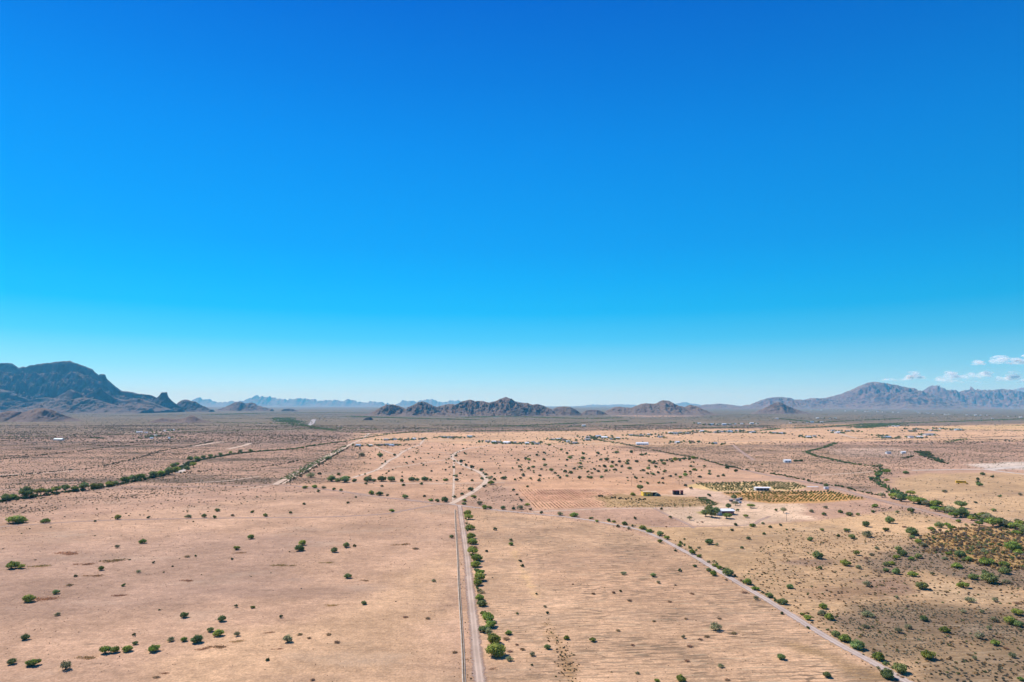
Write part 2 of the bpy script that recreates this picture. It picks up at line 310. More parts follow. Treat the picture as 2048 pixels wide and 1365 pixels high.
ZONES = [
 ([(-900, 834), (700, 836), (1300, 834), (1700, 830), (2900, 826), (2500, 1600), (-400, 1600)], 900, (139, 127, 108)),
 ([(-600, 850), (700, 850), (1300, 846), (1700, 842), (2700, 838), (2500, 1600), (-400, 1600)], 500, (153, 133, 114)),  # plots and patches of differing soil: corners, soft edge in m, soil colour in sun (sRGB)
 ([(-400, 872), (700, 864), (1200, 858), (1600, 852), (2500, 845), (2500, 1600), (-400, 1600)], 260, (176, 145, 126)),
 ([(-400, 905), (520, 895), (730, 880), (1000, 872), (2500, 860), (2500, 1600), (-400, 1600)], 90, (197, 160, 137)),
 ([(720, 868), (900, 865), (1250, 861), (1536, 857), (1800, 853), (2200, 846), (2200, 882), (1750, 884), (1600, 884), (1440, 900), (1240, 893), (1000, 892), (720, 890)], 60, (218, 178, 143)),
 ([(1560, 850), (1640, 850), (1720, 848), (1700, 853), (1560, 855)], 60, (226, 184, 140)),
 ([(1860, 855), (2080, 848), (2080, 858), (1900, 860)], 60, (222, 186, 140)),
 ([(1240, 818 + 12), (1330, 828), (1400, 832), (1330, 834), (1250, 833)], 160, (214, 180, 160)),
 ([(690, 895), (850, 884), (1000, 892), (1220, 892), (1330, 908), (1440, 932), (1540, 952), (1480, 964), (1366, 968), (1200, 978), (980, 975), (930, 1000), (760, 993), (600, 973), (640, 945)], 14, (209, 168, 139)),
 ([(1030, 955), (1340, 955), (1366, 968), (1420, 985), (1380, 1000), (1180, 992), (1030, 980)], 14, (218, 172, 138)),
 ([(560, 968), (650, 915), (700, 893), (720, 902), (690, 940), (690, 962), (640, 968)], 12, (196, 158, 133)),
 ([(1300, 900), (1500, 890), (1700, 900), (1760, 945), (1700, 975), (1560, 950), (1440, 930)], 25, (200, 163, 136)),
 ([(1930, 930), (2010, 925), (2100, 922), (2100, 940), (1990, 940)], 14, (214, 196, 182)),
 ([(1650, 898), (1790, 896), (1830, 908), (1800, 916), (1680, 912)], 20, (208, 176, 156)),
 ([(1780, 962), (1850, 948), (2000, 946), (2150, 955), (2150, 1072), (2010, 1046), (1900, 1018), (1800, 985)], 12, (212, 176, 138)),
 ([(-400, 1080), (0, 1052), (250, 1026), (420, 1008), (560, 985), (760, 998), (900, 1011), (911, 1022), (928, 1365), (940, 1600), (-900, 1600)], 10, (202, 165, 139)),
 ([(-200, 1090), (300, 1075), (600, 1060), (700, 1090), (500, 1180), (150, 1260), (-200, 1270)], 30, (192, 158, 137)),
 ([(700, 1190), (905, 1100), (925, 1365), (940, 1500), (200, 1500), (330, 1330)], 22, (212, 174, 141)),
 ([(928, 1016), (1086, 1032), (1224, 1051), (1324, 1082), (1424, 1138), (1536, 1204), (1648, 1275), (1816, 1368), (2000, 1480), (975, 1480), (950, 1250)], 5, (211, 173, 141)),
 ([(1040, 1100), (1320, 1095), (1440, 1150), (1500, 1190), (1300, 1210), (1060, 1180)], 16, (208, 169, 138)),
 ([(1100, 1031), (1240, 1050), (1330, 1078), (1424, 1132), (1536, 1198), (1648, 1268), (1816, 1362), (2300, 1560), (2300, 1080), (2048, 1068), (1800, 1020), (1640, 1040), (1480, 1052), (1330, 1056)], 5, (208, 172, 134)),
 ([(1836, 1080), (1950, 1052), (2200, 1080), (2200, 1160), (2000, 1140), (1880, 1116)], 9, (190, 154, 104)),
 ([(1716, 1122), (1840, 1088), (1960, 1128), (2200, 1150), (2200, 1190), (1960, 1168), (1850, 1140), (1760, 1148)], 8, (154, 131, 110)),
 ([(1700, 1160), (1800, 1152), (1850, 1190), (1760, 1196)], 8, (170, 138, 116)),
 ([(1730, 1215), (1860, 1200), (1960, 1208), (2250, 1228), (2250, 1290), (1990, 1300), (1900, 1280), (1760, 1330), (1690, 1262), (1640, 1236)], 10, (146, 124, 100)),
 ([(1600, 1178), (1690, 1172), (1760, 1186), (1700, 1204), (1610, 1200)], 7, (180, 146, 116)),
 ([(1880, 1160), (2010, 1190), (2040, 1204), (1900, 1204), (1840, 1188)], 6, (220, 186, 148)),
 ([(1560, 1124), (1640, 1116), (1690, 1122), (1640, 1132), (1580, 1130)], 5, (168, 138, 116)),
 ([(1840, 1340), (2000, 1318), (2250, 1330), (2250, 1420), (1950, 1420)], 10, (170, 142, 112)),
 ([(1790, 1290), (2000, 1300), (2250, 1280), (2300, 1480), (1900, 1420), (1830, 1370)], 14, (156, 132, 104)),
 ([(1560, 1280), (1650, 1305), (1700, 1325), (1780, 1362), (1740, 1366), (1640, 1320)], 6, (176, 144, 110)),
 ([(1092, 1236), (1104, 1252), (1130, 1290), (1160, 1380), (1142, 1380), (1118, 1310), (1098, 1266)], 3, (182, 146, 108)),
 ([(1030, 1100), (1062, 1170), (1078, 1200), (1072, 1200), (1050, 1160), (1024, 1105)], 3, (224, 184, 140)),
 ([(1312, 1018), (1420, 1007), (1480, 1003), (1600, 1008), (1622, 1040), (1540, 1045), (1490, 1053), (1390, 1052)], 6, (228, 196, 168)),
 ([(1376, 976), (1440, 984), (1490, 1000), (1450, 1008), (1424, 1000), (1390, 992), (1352, 994), (1340, 984)], 5, (226, 192, 168)),
 ([(1270, 990), (1330, 989), (1380, 990), (1372, 994), (1280, 995)], 4, (224, 192, 166)),
 ([(1034, 979), (1120, 976), (1200, 978), (1240, 991), (1206, 1015), (1072, 1020)], 3, (216, 171, 140)),
 ([(1036, 984), (1150, 980), (1200, 990), (1150, 1004), (1060, 1003)], 10, (208, 160, 130)),
 ([(1189, 992), (1239, 989), (1390, 995), (1437, 1007), (1424, 1012), (1215, 1016)], 6, (188, 156, 116)),
 ([(1366, 972), (1400, 966.5), (1536, 963), (1588, 965), (1620, 976), (1580, 982), (1434, 984)], 4, (222, 190, 138)),
 ([(1444, 986), (1536, 983), (1661, 982), (1734, 999), (1640, 1006), (1540, 1008), (1480, 1001)], 4, (212, 164, 108)),
 ([(1392, 1024), (1406, 1024), (1418, 1029), (1400, 1030)], 3, (170, 160, 84)),
]
KALB = np.array((.81, .775, .70))
def zone_color(P):
    D = np.hypot(P[..., 0], P[..., 1])
    far = np.array(lin(128, 121, 106)); c = np.zeros(P.shape[:-1] + (3,)) + far
    for poly, f, rgb in ZONES:
        m = zmask(P, poly, f)[..., None]
        c = c * (1 - m) + np.array(lin(*rgb)) * m
    return c * KALB
# scrub density: plots covered with creosote scrub (0..1), cleared land elsewhere
SCRUB = [
 ([(-400, 1050), (250, 1042), (600, 1034), (900, 1012), (905, 1050), (640, 1090), (520, 1125), (-200, 1150)], 20, .024),
 ([(-400, 813), (2500, 813), (2500, 905), (-400, 905)], 100, .85),
 ([(-400, 870), (700, 866), (690, 895), (640, 925), (560, 970), (470, 998), (300, 1012), (-400, 1050)], 20, 1.0),
 ([(200, 1000), (540, 975), (640, 985), (420, 1030), (250, 1035), (-100, 1060)], 25, .30),
 ([(700, 868), (1250, 861), (1800, 853), (2300, 846), (2300, 884), (1600, 884), (1240, 893), (720, 892)], 40, .10),
 ([(690, 895), (850, 884), (1220, 892), (1440, 932), (1540, 952), (1366, 968), (980, 975), (930, 1000), (760, 993), (600, 973)], 14, .05),
 ([(560, 968), (650, 915), (700, 893), (740, 905), (730, 930), (690, 962), (640, 968)], 14, .75),
 ([(1300, 900), (1500, 890), (1700, 895), (1780, 940), (1740, 985), (1640, 965), (1560, 948), (1440, 930)], 20, .95),
 ([(1700, 885), (1880, 880), (2200, 875), (2200, 935), (1960, 938), (1800, 940), (1700, 905)], 25, .75),
 ([(1930, 930), (2200, 922), (2200, 945), (1990, 942)], 14, .15),
 ([(1780, 962), (1850, 948), (2200, 955), (2200, 1072), (2010, 1046), (1800, 985)], 12, .10),
 ([(900, 968), (990, 968), (1030, 985), (1060, 1018), (985, 1012), (930, 1004)], 8, .45),
 ([(1700, 1002), (1800, 1016), (1900, 1036), (1880, 1052), (1760, 1030)], 8, .5),
]
def scrub_density(P):
    s = np.full(P.shape[:-1], .0028)
    for poly, f, v in SCRUB:
        m = zmask(P, poly, f); s = s * (1 - m) + v * m
    return s
FURROW = [
 ([(958, 1030), (1086, 1036), (1224, 1055), (1324, 1086), (1424, 1142), (1536, 1208), (1648, 1279), (1816, 1370), (2000, 1480), (985, 1480)], 5, 1.0),
 ([(958, 1030), (1040, 1034), (1080, 1200), (1140, 1480), (985, 1480)], 45, .6),
 ([(1340, 1060), (1640, 1046), (1840, 1070), (1760, 1120), (1700, 1210), (1640, 1255), (1424, 1128)], 12, .8),
 ([(1700, 1150), (2200, 1180), (2200, 1480), (1850, 1370), (1648, 1262)], 14, .8),
 ([(-400, 1080), (900, 1020), (925, 1365), (930, 1500), (-900, 1500)], 20, .16),
 ([(1100, 1033), (1240, 1050), (1300, 1062), (1480, 1054), (1320, 1030), (1200, 1024)], 6, .2),
 ([(1034, 981), (1120, 978), (1198, 980), (1232, 991), (1206, 1014), (1072, 1019)], 3, 0.0),
 ([(690, 895), (850, 884), (1220, 892), (1440, 932), (1366, 968), (980, 975), (760, 990), (600, 973)], 20, .25),
 ([(1800, 962), (2200, 955), (2200, 1060), (1900, 1018)], 20, .3),
]
def furrow_of(P):
    s = np.full(P.shape[:-1], .1)
    for poly, f, v in FURROW:
        m = zmask(P, poly, f); s = s * (1 - m) + v * m
    return s

# ---------------------------------------------------------------- ground
def ground_material():
    m, t, p = mat_base('desert_soil', .95, .03)
    L = t.links.new
    ge = N(t, 'ShaderNodeNewGeometry'); mp = N(t, 'ShaderNodeMapping'); mp.inputs['Rotation'].default_value = (0, 0, math.radians(-4)); L(ge.outputs['Position'], mp.inputs[0])
    col = N(t, 'ShaderNodeAttribute', attribute_name='soil'); scr = N(t, 'ShaderNodeAttribute', attribute_name='scrub'); fur = N(t, 'ShaderNodeAttribute', attribute_name='furrow')
    def noise(scale, detail=3, rough=.55, vec=None, dist=0.0):
        n = N(t, 'ShaderNodeTexNoise', inp={'Scale': scale, 'Detail': detail, 'Roughness': rough, 'Distortion': dist}); L(vec or ge.outputs['Position'], n.inputs['Vector']); return n.outputs[0]
    def mrange(x, a, b, c, d, smooth=False):
        n = N(t, 'ShaderNodeMapRange', inp={1: a, 2: b, 3: c, 4: d}); L(x, n.inputs[0])
        if smooth: n.interpolation_type = 'SMOOTHSTEP'
        return n.outputs[0]
    def math_(op, a, b):
        n = N(t, 'ShaderNodeMath', operation=op)
        for i, q in ((0, a), (1, b)):
            if isinstance(q, (int, float)): n.inputs[i].default_value = q
            else: L(q, n.inputs[i])
        return n.outputs[0]
    def mul(c, f):   # colour * scalar
        n = N(t, 'ShaderNodeVectorMath', operation='SCALE'); L(c, n.inputs[0]); L(f, n.inputs['Scale']); return n.outputs[0]
    def mixc(f, a, b):
        n = N(t, 'ShaderNodeMix', data_type='RGBA'); L(f, n.inputs[0]); L(a, n.inputs[6])
        if isinstance(b, tuple): n.inputs[7].default_value = (*b, 1)
        else: L(b, n.inputs[7])
        return n.outputs[2]
    def sc3(x, y):
        n = N(t, 'ShaderNodeVectorMath', operation='MULTIPLY'); n.inputs[1].default_value = (x, y, 1); L(mp.outputs[0], n.inputs[0]); return n.outputs[0]
    c = col.outputs['Color']
    c = mul(c, mrange(noise(.004, 4), .38, .62, .88, 1.11)); c = mul(c, mrange(noise(.022, 5, .6), .38, .62, .86, 1.13))
    c = mul(c, mrange(noise(.16, 5, .65), .38, .62, .88, 1.11)); c = mul(c, mrange(noise(1.3, 4, .6), .38, .62, .84, 1.15))
    c = mul(c, mrange(noise(1, 5, .65, sc3(.035, .13), .4), .38, .62, .94, 1.05)); c = mul(c, mrange(noise(.55, 3, .6), .38, .62, .88, 1.11))
    # rosy and grey drifts of soil
    c = mixc(mrange(noise(.011, 4, .6, sc3(.5, 1.6)), .5, .72, 0, .25, True), c, (0.261, 0.170, 0.130))
    c = mixc(mrange(noise(.017, 4, .6, sc3(.7, 1.4)), .55, .75, 0, .38, True), c, (0.419, 0.316, 0.225))
    # broken plough lines, dead stubble and rills
    f1 = mrange(noise(1, 4, .62, sc3(.05, .46), .3), .50, .58, 0, .7, True)
    f2 = mrange(noise(1, 2, .5, sc3(.13, .62), .25), .545, .605, 0, 1, True)
    patch = mrange(noise(.03, 3), .38, .62, .35, 1)
    fl = math_('MULTIPLY', math_('MAXIMUM', math_('MULTIPLY', f1, .95), math_('MULTIPLY', f2, 1.0)), math_('MULTIPLY', patch, fur.outputs['Fac']))
    c = mixc(math_('MULTIPLY', fl, 1.0), c, (0.186, 0.126, 0.077))
    f3 = mrange(noise(1, 3, .6, sc3(.06, .40), .3), .56, .68, 0, .55, True)
    c = mixc(math_('MULTIPLY', f3, fur.outputs['Fac']), c, (0.427, 0.316, 0.198))
    # low annual growth between the shrubs, visible as dark speckle and streaks
    s = math_('MAXIMUM', math_('MULTIPLY', mrange(noise(.21, 3, .7), .52, .60, 0, 1, True), .65), mrange(noise(.042, 4, .7), .54, .66, 0, .8, True))
    s = math_('MAXIMUM', s, mrange(noise(.009, 5, .7, sc3(.6, 1.0)), .53, .68, 0, .85, True))
    s = math_('MAXIMUM', s, mrange(noise(.0042, 5, .7, sc3(.35, 1.7)), .50, .64, 0, .9, True))
    c = mixc(math_('MULTIPLY', math_('MULTIPLY', s, scr.outputs['Fac']), .85), c, (0.087, 0.070, 0.049))
    # thin weeds
    w = mrange(noise(.09, 6, .7, sc3(.6, 1.5)), .60, .70, 0, .6, True)
    c = mixc(w, c, (0.190, 0.130, 0.079))
    L(c, p.inputs['Base Color'])
    h = math_('ADD', math_('MULTIPLY', noise(.8, 4), .25), math_('MULTIPLY', noise(.12, 3), .9))
    h = math_('SUBTRACT', h, math_('MULTIPLY', fl, .35))
    b = N(t, 'ShaderNodeBump', inp={'Strength': .55, 'Distance': 1.0}); L(h, b.inputs['Height']); L(b.outputs[0], p.inputs['Normal'])
    return m
def build_ground():
    rows = np.concatenate([[-3000, -600, 0, 90, 150], G(np.full(560, CX), np.linspace(1500, 811.6 + 3, 560))[:, 1], np.linspace(33000, 45500, 6)])
    rows = np.unique(rows); u = np.linspace(-1, 1, 760)
    X = u[None, :] * (np.maximum(rows, 0)[:, None] * .95 + 150 + (rows < 0)[:, None] * 2500); Y = np.repeat(rows[:, None], len(u), 1)
    P = np.stack([X, Y], -1)
    col = zone_color(P); D = np.hypot(X, Y)
    s = scrub_density(P); f = furrow_of(P) * np.clip(1.25 - D / 1600, 0, 1)
    V = np.stack([X, Y, np.zeros_like(X)], -1).reshape(-1, 3)
    n, k = X.shape; i = np.arange((n - 1) * k).reshape(n - 1, k)[:, :-1]
    F = np.stack([i, i + 1, i + 1 + k, i + k], -1).reshape(-1, 4)
    me = mesh_np('ground', V, F, [ground_material()], True, {'soil': col.reshape(-1, 3), 'scrub': s.ravel(), 'furrow': f.ravel()})
    return tag(obj('ground', me), 'sunlit tan desert plain with ploughed fields and scrub', kind='structure')
build_ground()

# ---------------------------------------------------------------- tracks: thin sheets that fray into the soil at their edges
def road_material(name, c, rut):
    m, t, p = mat_base(name, .95, .03); L = t.links.new
    ge = N(t, 'ShaderNodeNewGeometry'); e = N(t, 'ShaderNodeAttribute', attribute_name='across')
    n1 = N(t, 'ShaderNodeTexNoise', inp={'Scale': .35, 'Detail': 5, 'Roughness': .65}); n2 = N(t, 'ShaderNodeTexNoise', inp={'Scale': .05, 'Detail': 3})
    for n in (n1, n2): L(ge.outputs['Position'], n.inputs['Vector'])
    ab = N(t, 'ShaderNodeMath', operation='ABSOLUTE'); L(e.outputs['Fac'], ab.inputs[0])
    # two wheel ruts at |across| = .42
    d = N(t, 'ShaderNodeMath', operation='SUBTRACT', inp={1: .40}); L(ab.outputs[0], d.inputs[0]); d2 = N(t, 'ShaderNodeMath', operation='ABSOLUTE'); L(d.outputs[0], d2.inputs[0])
    r = N(t, 'ShaderNodeMapRange', inp={1: .06, 2: .22, 3: 1 + rut, 4: 1 - rut}); L(d2.outputs[0], r.inputs[0])
    v = N(t, 'ShaderNodeMapRange', inp={1: .3, 2: .7, 3: .90, 4: 1.08}); L(n1.outputs[0], v.inputs[0])
    mm = N(t, 'ShaderNodeMath', operation='MULTIPLY'); L(r.outputs[0], mm.inputs[0]); L(v.outputs[0], mm.inputs[1])
    s = N(t, 'ShaderNodeVectorMath', operation='SCALE'); s.inputs[0].default_value = c; L(mm.outputs[0], s.inputs['Scale']); L(s.outputs[0], p.inputs['Base Color'])
    a = N(t, 'ShaderNodeMath', operation='ADD'); L(ab.outputs[0], a.inputs[0]); b = N(t, 'ShaderNodeMapRange', inp={1: .3, 2: .7, 3: -.3, 4: .3}); L(n1.outputs[0], b.inputs[0]); L(b.outputs[0], a.inputs[1])
    al = N(t, 'ShaderNodeMapRange', inp={1: .62, 2: .98, 3: 1, 4: 0}); L(a.outputs[0], al.inputs[0])
    fa = N(t, 'ShaderNodeMapRange', inp={1: .3, 2: .6, 3: .72, 4: 1}); L(n2.outputs[0], fa.inputs[0]); am = N(t, 'ShaderNodeMath', operation='MULTIPLY'); L(al.outputs[0], am.inputs[0]); L(fa.outputs[0], am.inputs[1])
    L(am.outputs[0], p.inputs['Alpha']); return m
RM = {'gravel': road_material('gravel_track', (.50, .395, .33), .10), 'sand': road_material('sandy_track', (.61, .45, .325), .03),
      'pale': road_material('pale_wash_sand', (.60, .50, .41), 0), 'grey': road_material('grey_road', (.42, .38, .36), 0), 'dust': road_material('dusty_track', (.405, .278, .212), .05), 'tan': road_material('tan_track', (.51, .375, .285), .10)}
_rz = [.012]
def smooth_line(pts, step):
    P = G([p[0] for p in pts], [p[1] for p in pts]); out = []
    for i in range(len(P) - 1):
        a, b, c, d = P[max(i - 1, 0)], P[i], P[i + 1], P[min(i + 2, len(P) - 1)]
        ln = np.linalg.norm(c - b); n = max(2, min(60, int(ln / step)))
        m1 = (c - a) / 2; m2 = (d - b) / 2
        for m_, seg in ((m1, 0), (m2, 1)):
            q = np.linalg.norm(m_)
            if q > ln: m_ *= ln / q
        for s in np.linspace(0, 1, n, endpoint=False):
            h = ((2 * s ** 3 - 3 * s * s + 1) * b + (s ** 3 - 2 * s * s + s) * m1 + (-2 * s ** 3 + 3 * s * s) * c + (s ** 3 - s * s) * m2)
            out.append(h)
    out.append(P[-1]); return np.array(out)
def ribbon(name, pts, w, mat, label=None, step=6):
    C = smooth_line(pts, step); T = np.gradient(C, axis=0); T /= np.linalg.norm(T, axis=1)[:, None]
    Nn = np.stack([T[:, 1], -T[:, 0]], 1); e = np.linspace(-1, 1, 9)
    P = C[:, None] + Nn[:, None] * (e * w / 2 * 1.25)[None, :, None]
    z = _rz[0]; _rz[0] += .004
    V = np.concatenate([P, np.full(P.shape[:2] + (1,), z)], -1).reshape(-1, 3)
    n, k = P.shape[:2]; i = np.arange((n - 1) * k).reshape(n - 1, k)[:, :-1]
    F = np.stack([i, i + k, i + k + 1, i + 1], -1).reshape(-1, 4)
    if V[F[0, 1]][0] is not None:
        a, b, c = V[F[0, 0]], V[F[0, 1]], V[F[0, 2]]
        if np.cross(b - a, c - a)[2] < 0: F = F[:, ::-1]
    me = mesh_np(name, V, F, [mat], False, {'across': np.tile(e, n)})
    return tag(obj(name, me), label, kind='structure')
for pts, w, k in PATHS:
    ribbon('sandy_path' if k != 'grey' else 'far_road', pts, w * (1.35 if w < 7 else 1.1), RM[k])
ribbon('dirt_track', R_LOW, 4.4, RM['dust'], 'faint grey dirt track along the top of the left field')
ribbon('dirt_track', R_LEFT, 6.5, RM['dust'], 'dusty dirt track running left from the junction')
ribbon('dirt_track', R_CURVE, 7.5, RM['sand'], 'pale curved dirt track bending away from the junction')
ribbon('gravel_road', R_DIAG, 4.0, RM['gravel'], 'grey gravel road running diagonally across the right foreground')
ribbon('track_shoulder', R_STRAIGHT, 4.6, RM['dust'])
ribbon('gravel_road', R_STRAIGHT, 3.3, RM['tan'], 'straight gravel track with two wheel ruts')
# concrete irrigation ditch beside the straight track: two lips and a silted bed
def build_ditch():
    pts = [(910.5, 1020), (912, 1059), (915.5, 1107), (918.5, 1177), (922.5, 1242), (925.5, 1290), (928.5, 1365), (933, 1450)]
    C = smooth_line(pts, 5); T = np.gradient(C, axis=0); T /= np.linalg.norm(T, axis=1)[:, None]; Nn = np.stack([T[:, 1], -T[:, 0]], 1)
    wob = (fbm(np.arange(len(C)) / 3.0, np.zeros(len(C)), 5) - .5) * .3
    root = thing('irrigation_ditch', 'narrow concrete irrigation ditch along the left side of the straight track', 'ditch', (*C[len(C) // 2], 0))
    o = np.array([*C[len(C) // 2], 0])
    def strip(name, prof, mat):
        P = np.stack([np.concatenate([C + Nn * (a + wob * .5)[:, None] if np.ndim(a) else C + Nn * (a + wob * .5)[:, None], np.full((len(C), 1), b)], 1) for a, b in prof], 1)
        n, k = P.shape[:2]; i = np.arange((n - 1) * k).reshape(n - 1, k)[:, :-1]
        F = np.stack([i, i + 1, i + k + 1, i + k], -1).reshape(-1, 4)
        obj(name, mesh_np(name, P.reshape(-1, 3) - o, F, [mat]), root)
    for s in (-1, 1):
        w = .16 if s < 0 else .30
        strip('concrete_lip', [(s * .30, .10), (s * .30, .42), (s * (.30 + w), .44), (s * (.5 + w), .03)], M['concrete'])
    strip('silted_bed', [(-.32, .16), (0, .12), (.32, .16)], M['silt'])
build_ditch()
# ---------------------------------------------------------------- mountains
def rock_material(name, c1, c2, c3, sc_=1.0, soil=(.20, .15, .12), flat=(.80, .92)):
    m, t, p = mat_base(name, .95, .03); L = t.links.new
    ge = N(t, 'ShaderNodeNewGeometry')
    def noise(s, d=5, r=.6):
        n = N(t, 'ShaderNodeTexNoise', inp={'Scale': s * sc_, 'Detail': d, 'Roughness': r}); L(ge.outputs['Position'], n.inputs['Vector']); return n.outputs[0]
    a = N(t, 'ShaderNodeValToRGB'); ramp(a, [(.36, c1), (.64, c2)]); L(noise(.006), a.inputs[0])
    b = N(t, 'ShaderNodeMapRange', inp={1: .50, 2: .64, 3: 0, 4: .8}); L(noise(.02, 6, .7), b.inputs[0])
    x = N(t, 'ShaderNodeMix', data_type='RGBA'); L(b.outputs[0], x.inputs[0]); L(a.outputs[0], x.inputs[6]); x.inputs[7].default_value = (*c3, 1)
    sz = N(t, 'ShaderNodeSeparateXYZ'); L(ge.outputs['Normal'], sz.inputs[0])       # gentle slopes carry soil, steep ones bare rock
    sn = N(t, 'ShaderNodeMath', operation='ADD'); q = N(t, 'ShaderNodeMapRange', inp={1: .35, 2: .65, 3: -.12, 4: .12}); L(noise(.012, 6, .7), q.inputs[0]); L(sz.outputs[2], sn.inputs[0]); L(q.outputs[0], sn.inputs[1])
    sf = N(t, 'ShaderNodeMapRange', inp={1: flat[0], 2: flat[1], 3: 0, 4: .9}); L(sn.outputs[0], sf.inputs[0])
    y = N(t, 'ShaderNodeMix', data_type='RGBA'); L(sf.outputs[0], y.inputs[0]); L(x.outputs[2], y.inputs[6]); y.inputs[7].default_value = (*soil, 1)
    L(y.outputs[2], p.inputs['Base Color'])
    bp = N(t, 'ShaderNodeBump', inp={'Strength': 1.0, 'Distance': 14 / sc_}); L(noise(.016, 7, .68), bp.inputs['Height']); L(bp.outputs[0], p.inputs['Normal'])
    return m
ROCK = rock_material('desert_rock', (.125, .085, .072), (.225, .165, .135), (.048, .040, .034))
ROCK_L = rock_material('volcanic_rock', (.045, .038, .036), (.105, .078, .066), (.022, .020, .020), .8, (.175, .138, .118), (.80, .93))
ROCK_R = rock_material('far_rock', (.110, .068, .068), (.20, .132, .125), (.048, .036, .036), .5)
SOILHILL = rock_material('soil_hill', (.17, .115, .09), (.26, .18, .14), (.09, .066, .053), 1.4)
def mountain(label, ridge, D, mat, seed, front=1.7, back=1.3, spur=.5, lam=None, step=1.3, rough=.5, rows=46, mean=.25, name='mountain', base=-3.0, conc=1.25, cliffs=()):
    ridge = sorted(ridge); xs = np.arange(ridge[0][0], ridge[-1][0] + step, step)
    py = np.interp(xs, [r[0] for r in ridge], [r[1] for r in ridge])
    py = py + (fbm(xs / 5.0, xs * 0, seed, 3) - .5) * rough * 3
    R0 = at_depth(xs, py, D); Hs = np.maximum(R0[:, 2], 2); Hm = Hs.max()
    k = max(3, int(len(xs) / 14) | 1); pad = np.pad(Hs, k // 2, 'edge'); sm_ = np.convolve(pad, np.ones(k) / k, 'valid')[:len(xs)]
    dep = D + (fbm(R0[:, 0] / (Hm * 1.6), R0[:, 0] * 0, seed + 40, 3) - .5) * Hm * mean * 4
    R = at_depth(xs, py, dep); lam = lam or Hm * .75
    tf = np.linspace(0, 1, rows) ** 1.0; tb = np.linspace(0, 1, 10)[1:]
    Wf = front * (.55 * sm_ + .45 * Hm); Wb = back * (.55 * sm_ + .45 * Hm)
    t = np.concatenate([-tb[::-1], tf]); T = t[None, :]
    Y = R[:, 1:2] - np.where(T >= 0, T * Wf[:, None], T * Wb[:, None]); X = np.repeat(R[:, 0:1], len(t), 1)
    A = np.abs(T); H = R[:, 2:3]
    z = H * (1 - A) ** conc
    wA = A + (fbm(X / (lam * .8), Y / (lam * .8), seed + 29, 4) - .5) * .16 * np.clip(A * 12, 0, 1)
    for a0, dr in cliffs:
        q = np.clip((wA - a0) / .035, 0, 1); z = z - H * dr * q * q * (3 - 2 * q) * np.clip((1 - A) / (1 - a0), 0, 1) ** 1.2
    wx = (fbm(X / lam, Y / lam, seed + 3, 3) - .5) * lam * .9
    s = ridged((X + wx) / lam, Y / (lam * 2.6) + wx / lam, seed + 9, 5, .55) - .52
    s2 = fbm(X / (lam * .22), Y / (lam * .3), seed + 17, 4) - .5
    env = np.clip(A * 5, 0, 1) * (1 - A) ** .8
    z = z + (sm_[:, None] * .6 + Hm * .15) * spur * env * (1.5 * s + .8 * s2 + .35 * (fbm(X / (lam * .08), Y / (lam * .1), seed + 23, 3) - .5))
    cap = CH + (H - CH) * (Y / R[:, 1:2]) - 1.0 - A * Hm * .02
    z = np.where(T > 0, np.minimum(z, np.where(cap > 0, cap, z)), z)
    z = z * (1 - A ** 6) + base * A ** 6
    z[0, :] = np.minimum(z[0, :], base); z[-1, :] = np.minimum(z[-1, :], base)
    V = np.stack([X, Y, z], -1).reshape(-1, 3); n, k = X.shape; i = np.arange((n - 1) * k).reshape(n - 1, k)[:, :-1]
    F = np.stack([i, i + 1, i + k + 1, i + k], -1).reshape(-1, 4)[:, ::-1]
    return tag(obj(name, mesh_np(name, V, F, [mat], True)), label, kind='structure')
mountain('big dark mountain massif at the far left with a stepped right shoulder', [(-160, 760), (-110, 735), (-60, 724), (0, 727), (12, 726.5), (24, 727), (30, 731), (38, 736), (46, 734), (52, 735), (60, 731), (70, 730), (85, 727), (100, 726), (112, 723.5), (125, 723), (140, 722), (150, 726), (165, 731), (178, 736), (185, 739), (190, 745), (199, 752), (200.5, 749), (204, 748), (211, 750), (213, 757), (220, 764), (232, 774), (243, 782), (255, 783), (265, 785), (275, 788), (290, 789), (303, 791), (312, 795), (325, 800), (342, 806), (356, 812), (368, 819), (375, 822)], 10500, ROCK_L, 3, front=2.3, spur=.7, rows=110, lam=280, conc=1.35, mean=.12, cliffs=((.02, .20), (.16, .12), (.34, .12), (.55, .08)))
mountain('steep sided rock tower at the right foot of the big left mountain', [(302, 806), (310, 799), (316, 794), (319, 791), (322.5, 785.5), (334, 784.5), (336, 792), (338, 796), (344, 802), (352, 808), (364, 816)], 9500, ROCK_L, 7, front=1.5, back=1.0, spur=.3, lam=120, step=.5, rough=.25, cliffs=((.02, .25),))
mountain('dark rocky foothills below the big left mountain', [(-140, 790), (-60, 776), (0, 779), (18, 782), (40, 793), (60, 800), (90, 795), (110, 797), (128, 786), (142, 779), (158, 786), (170, 793), (185, 784), (202, 777), (216, 788), (232, 797), (252, 800), (280, 798), (306, 806), (330, 815), (345, 820)], 9100, ROCK_L, 13, front=4.6, spur=.6, rows=80, lam=200, conc=2.3, mean=.5, cliffs=((.02, .22),))
mountain('dark lava ridge under the left foothills', [(100, 812), (118, 806), (140, 803), (150, 798), (170, 795), (195, 800), (215, 806), (235, 811), (258, 809), (285, 814), (302, 818)], 8300, ROCK_L, 23, front=3.4, lam=120, mean=.3)
mountain('small pointed butte right of the big left mountain', [(340, 822), (352, 811), (360, 804), (366, 800), (375, 799.5), (384, 803), (390, 803), (400, 809), (412, 815), (425, 820)], 9800, ROCK_L, 31, lam=120)
mountain('low double hill left of centre on the horizon', [(430, 822), (445, 817), (457, 811), (470, 805), (480, 804), (490, 807), (505, 805.5), (515, 811), (528, 815), (545, 819)], 11000, ROCK, 33, lam=130)
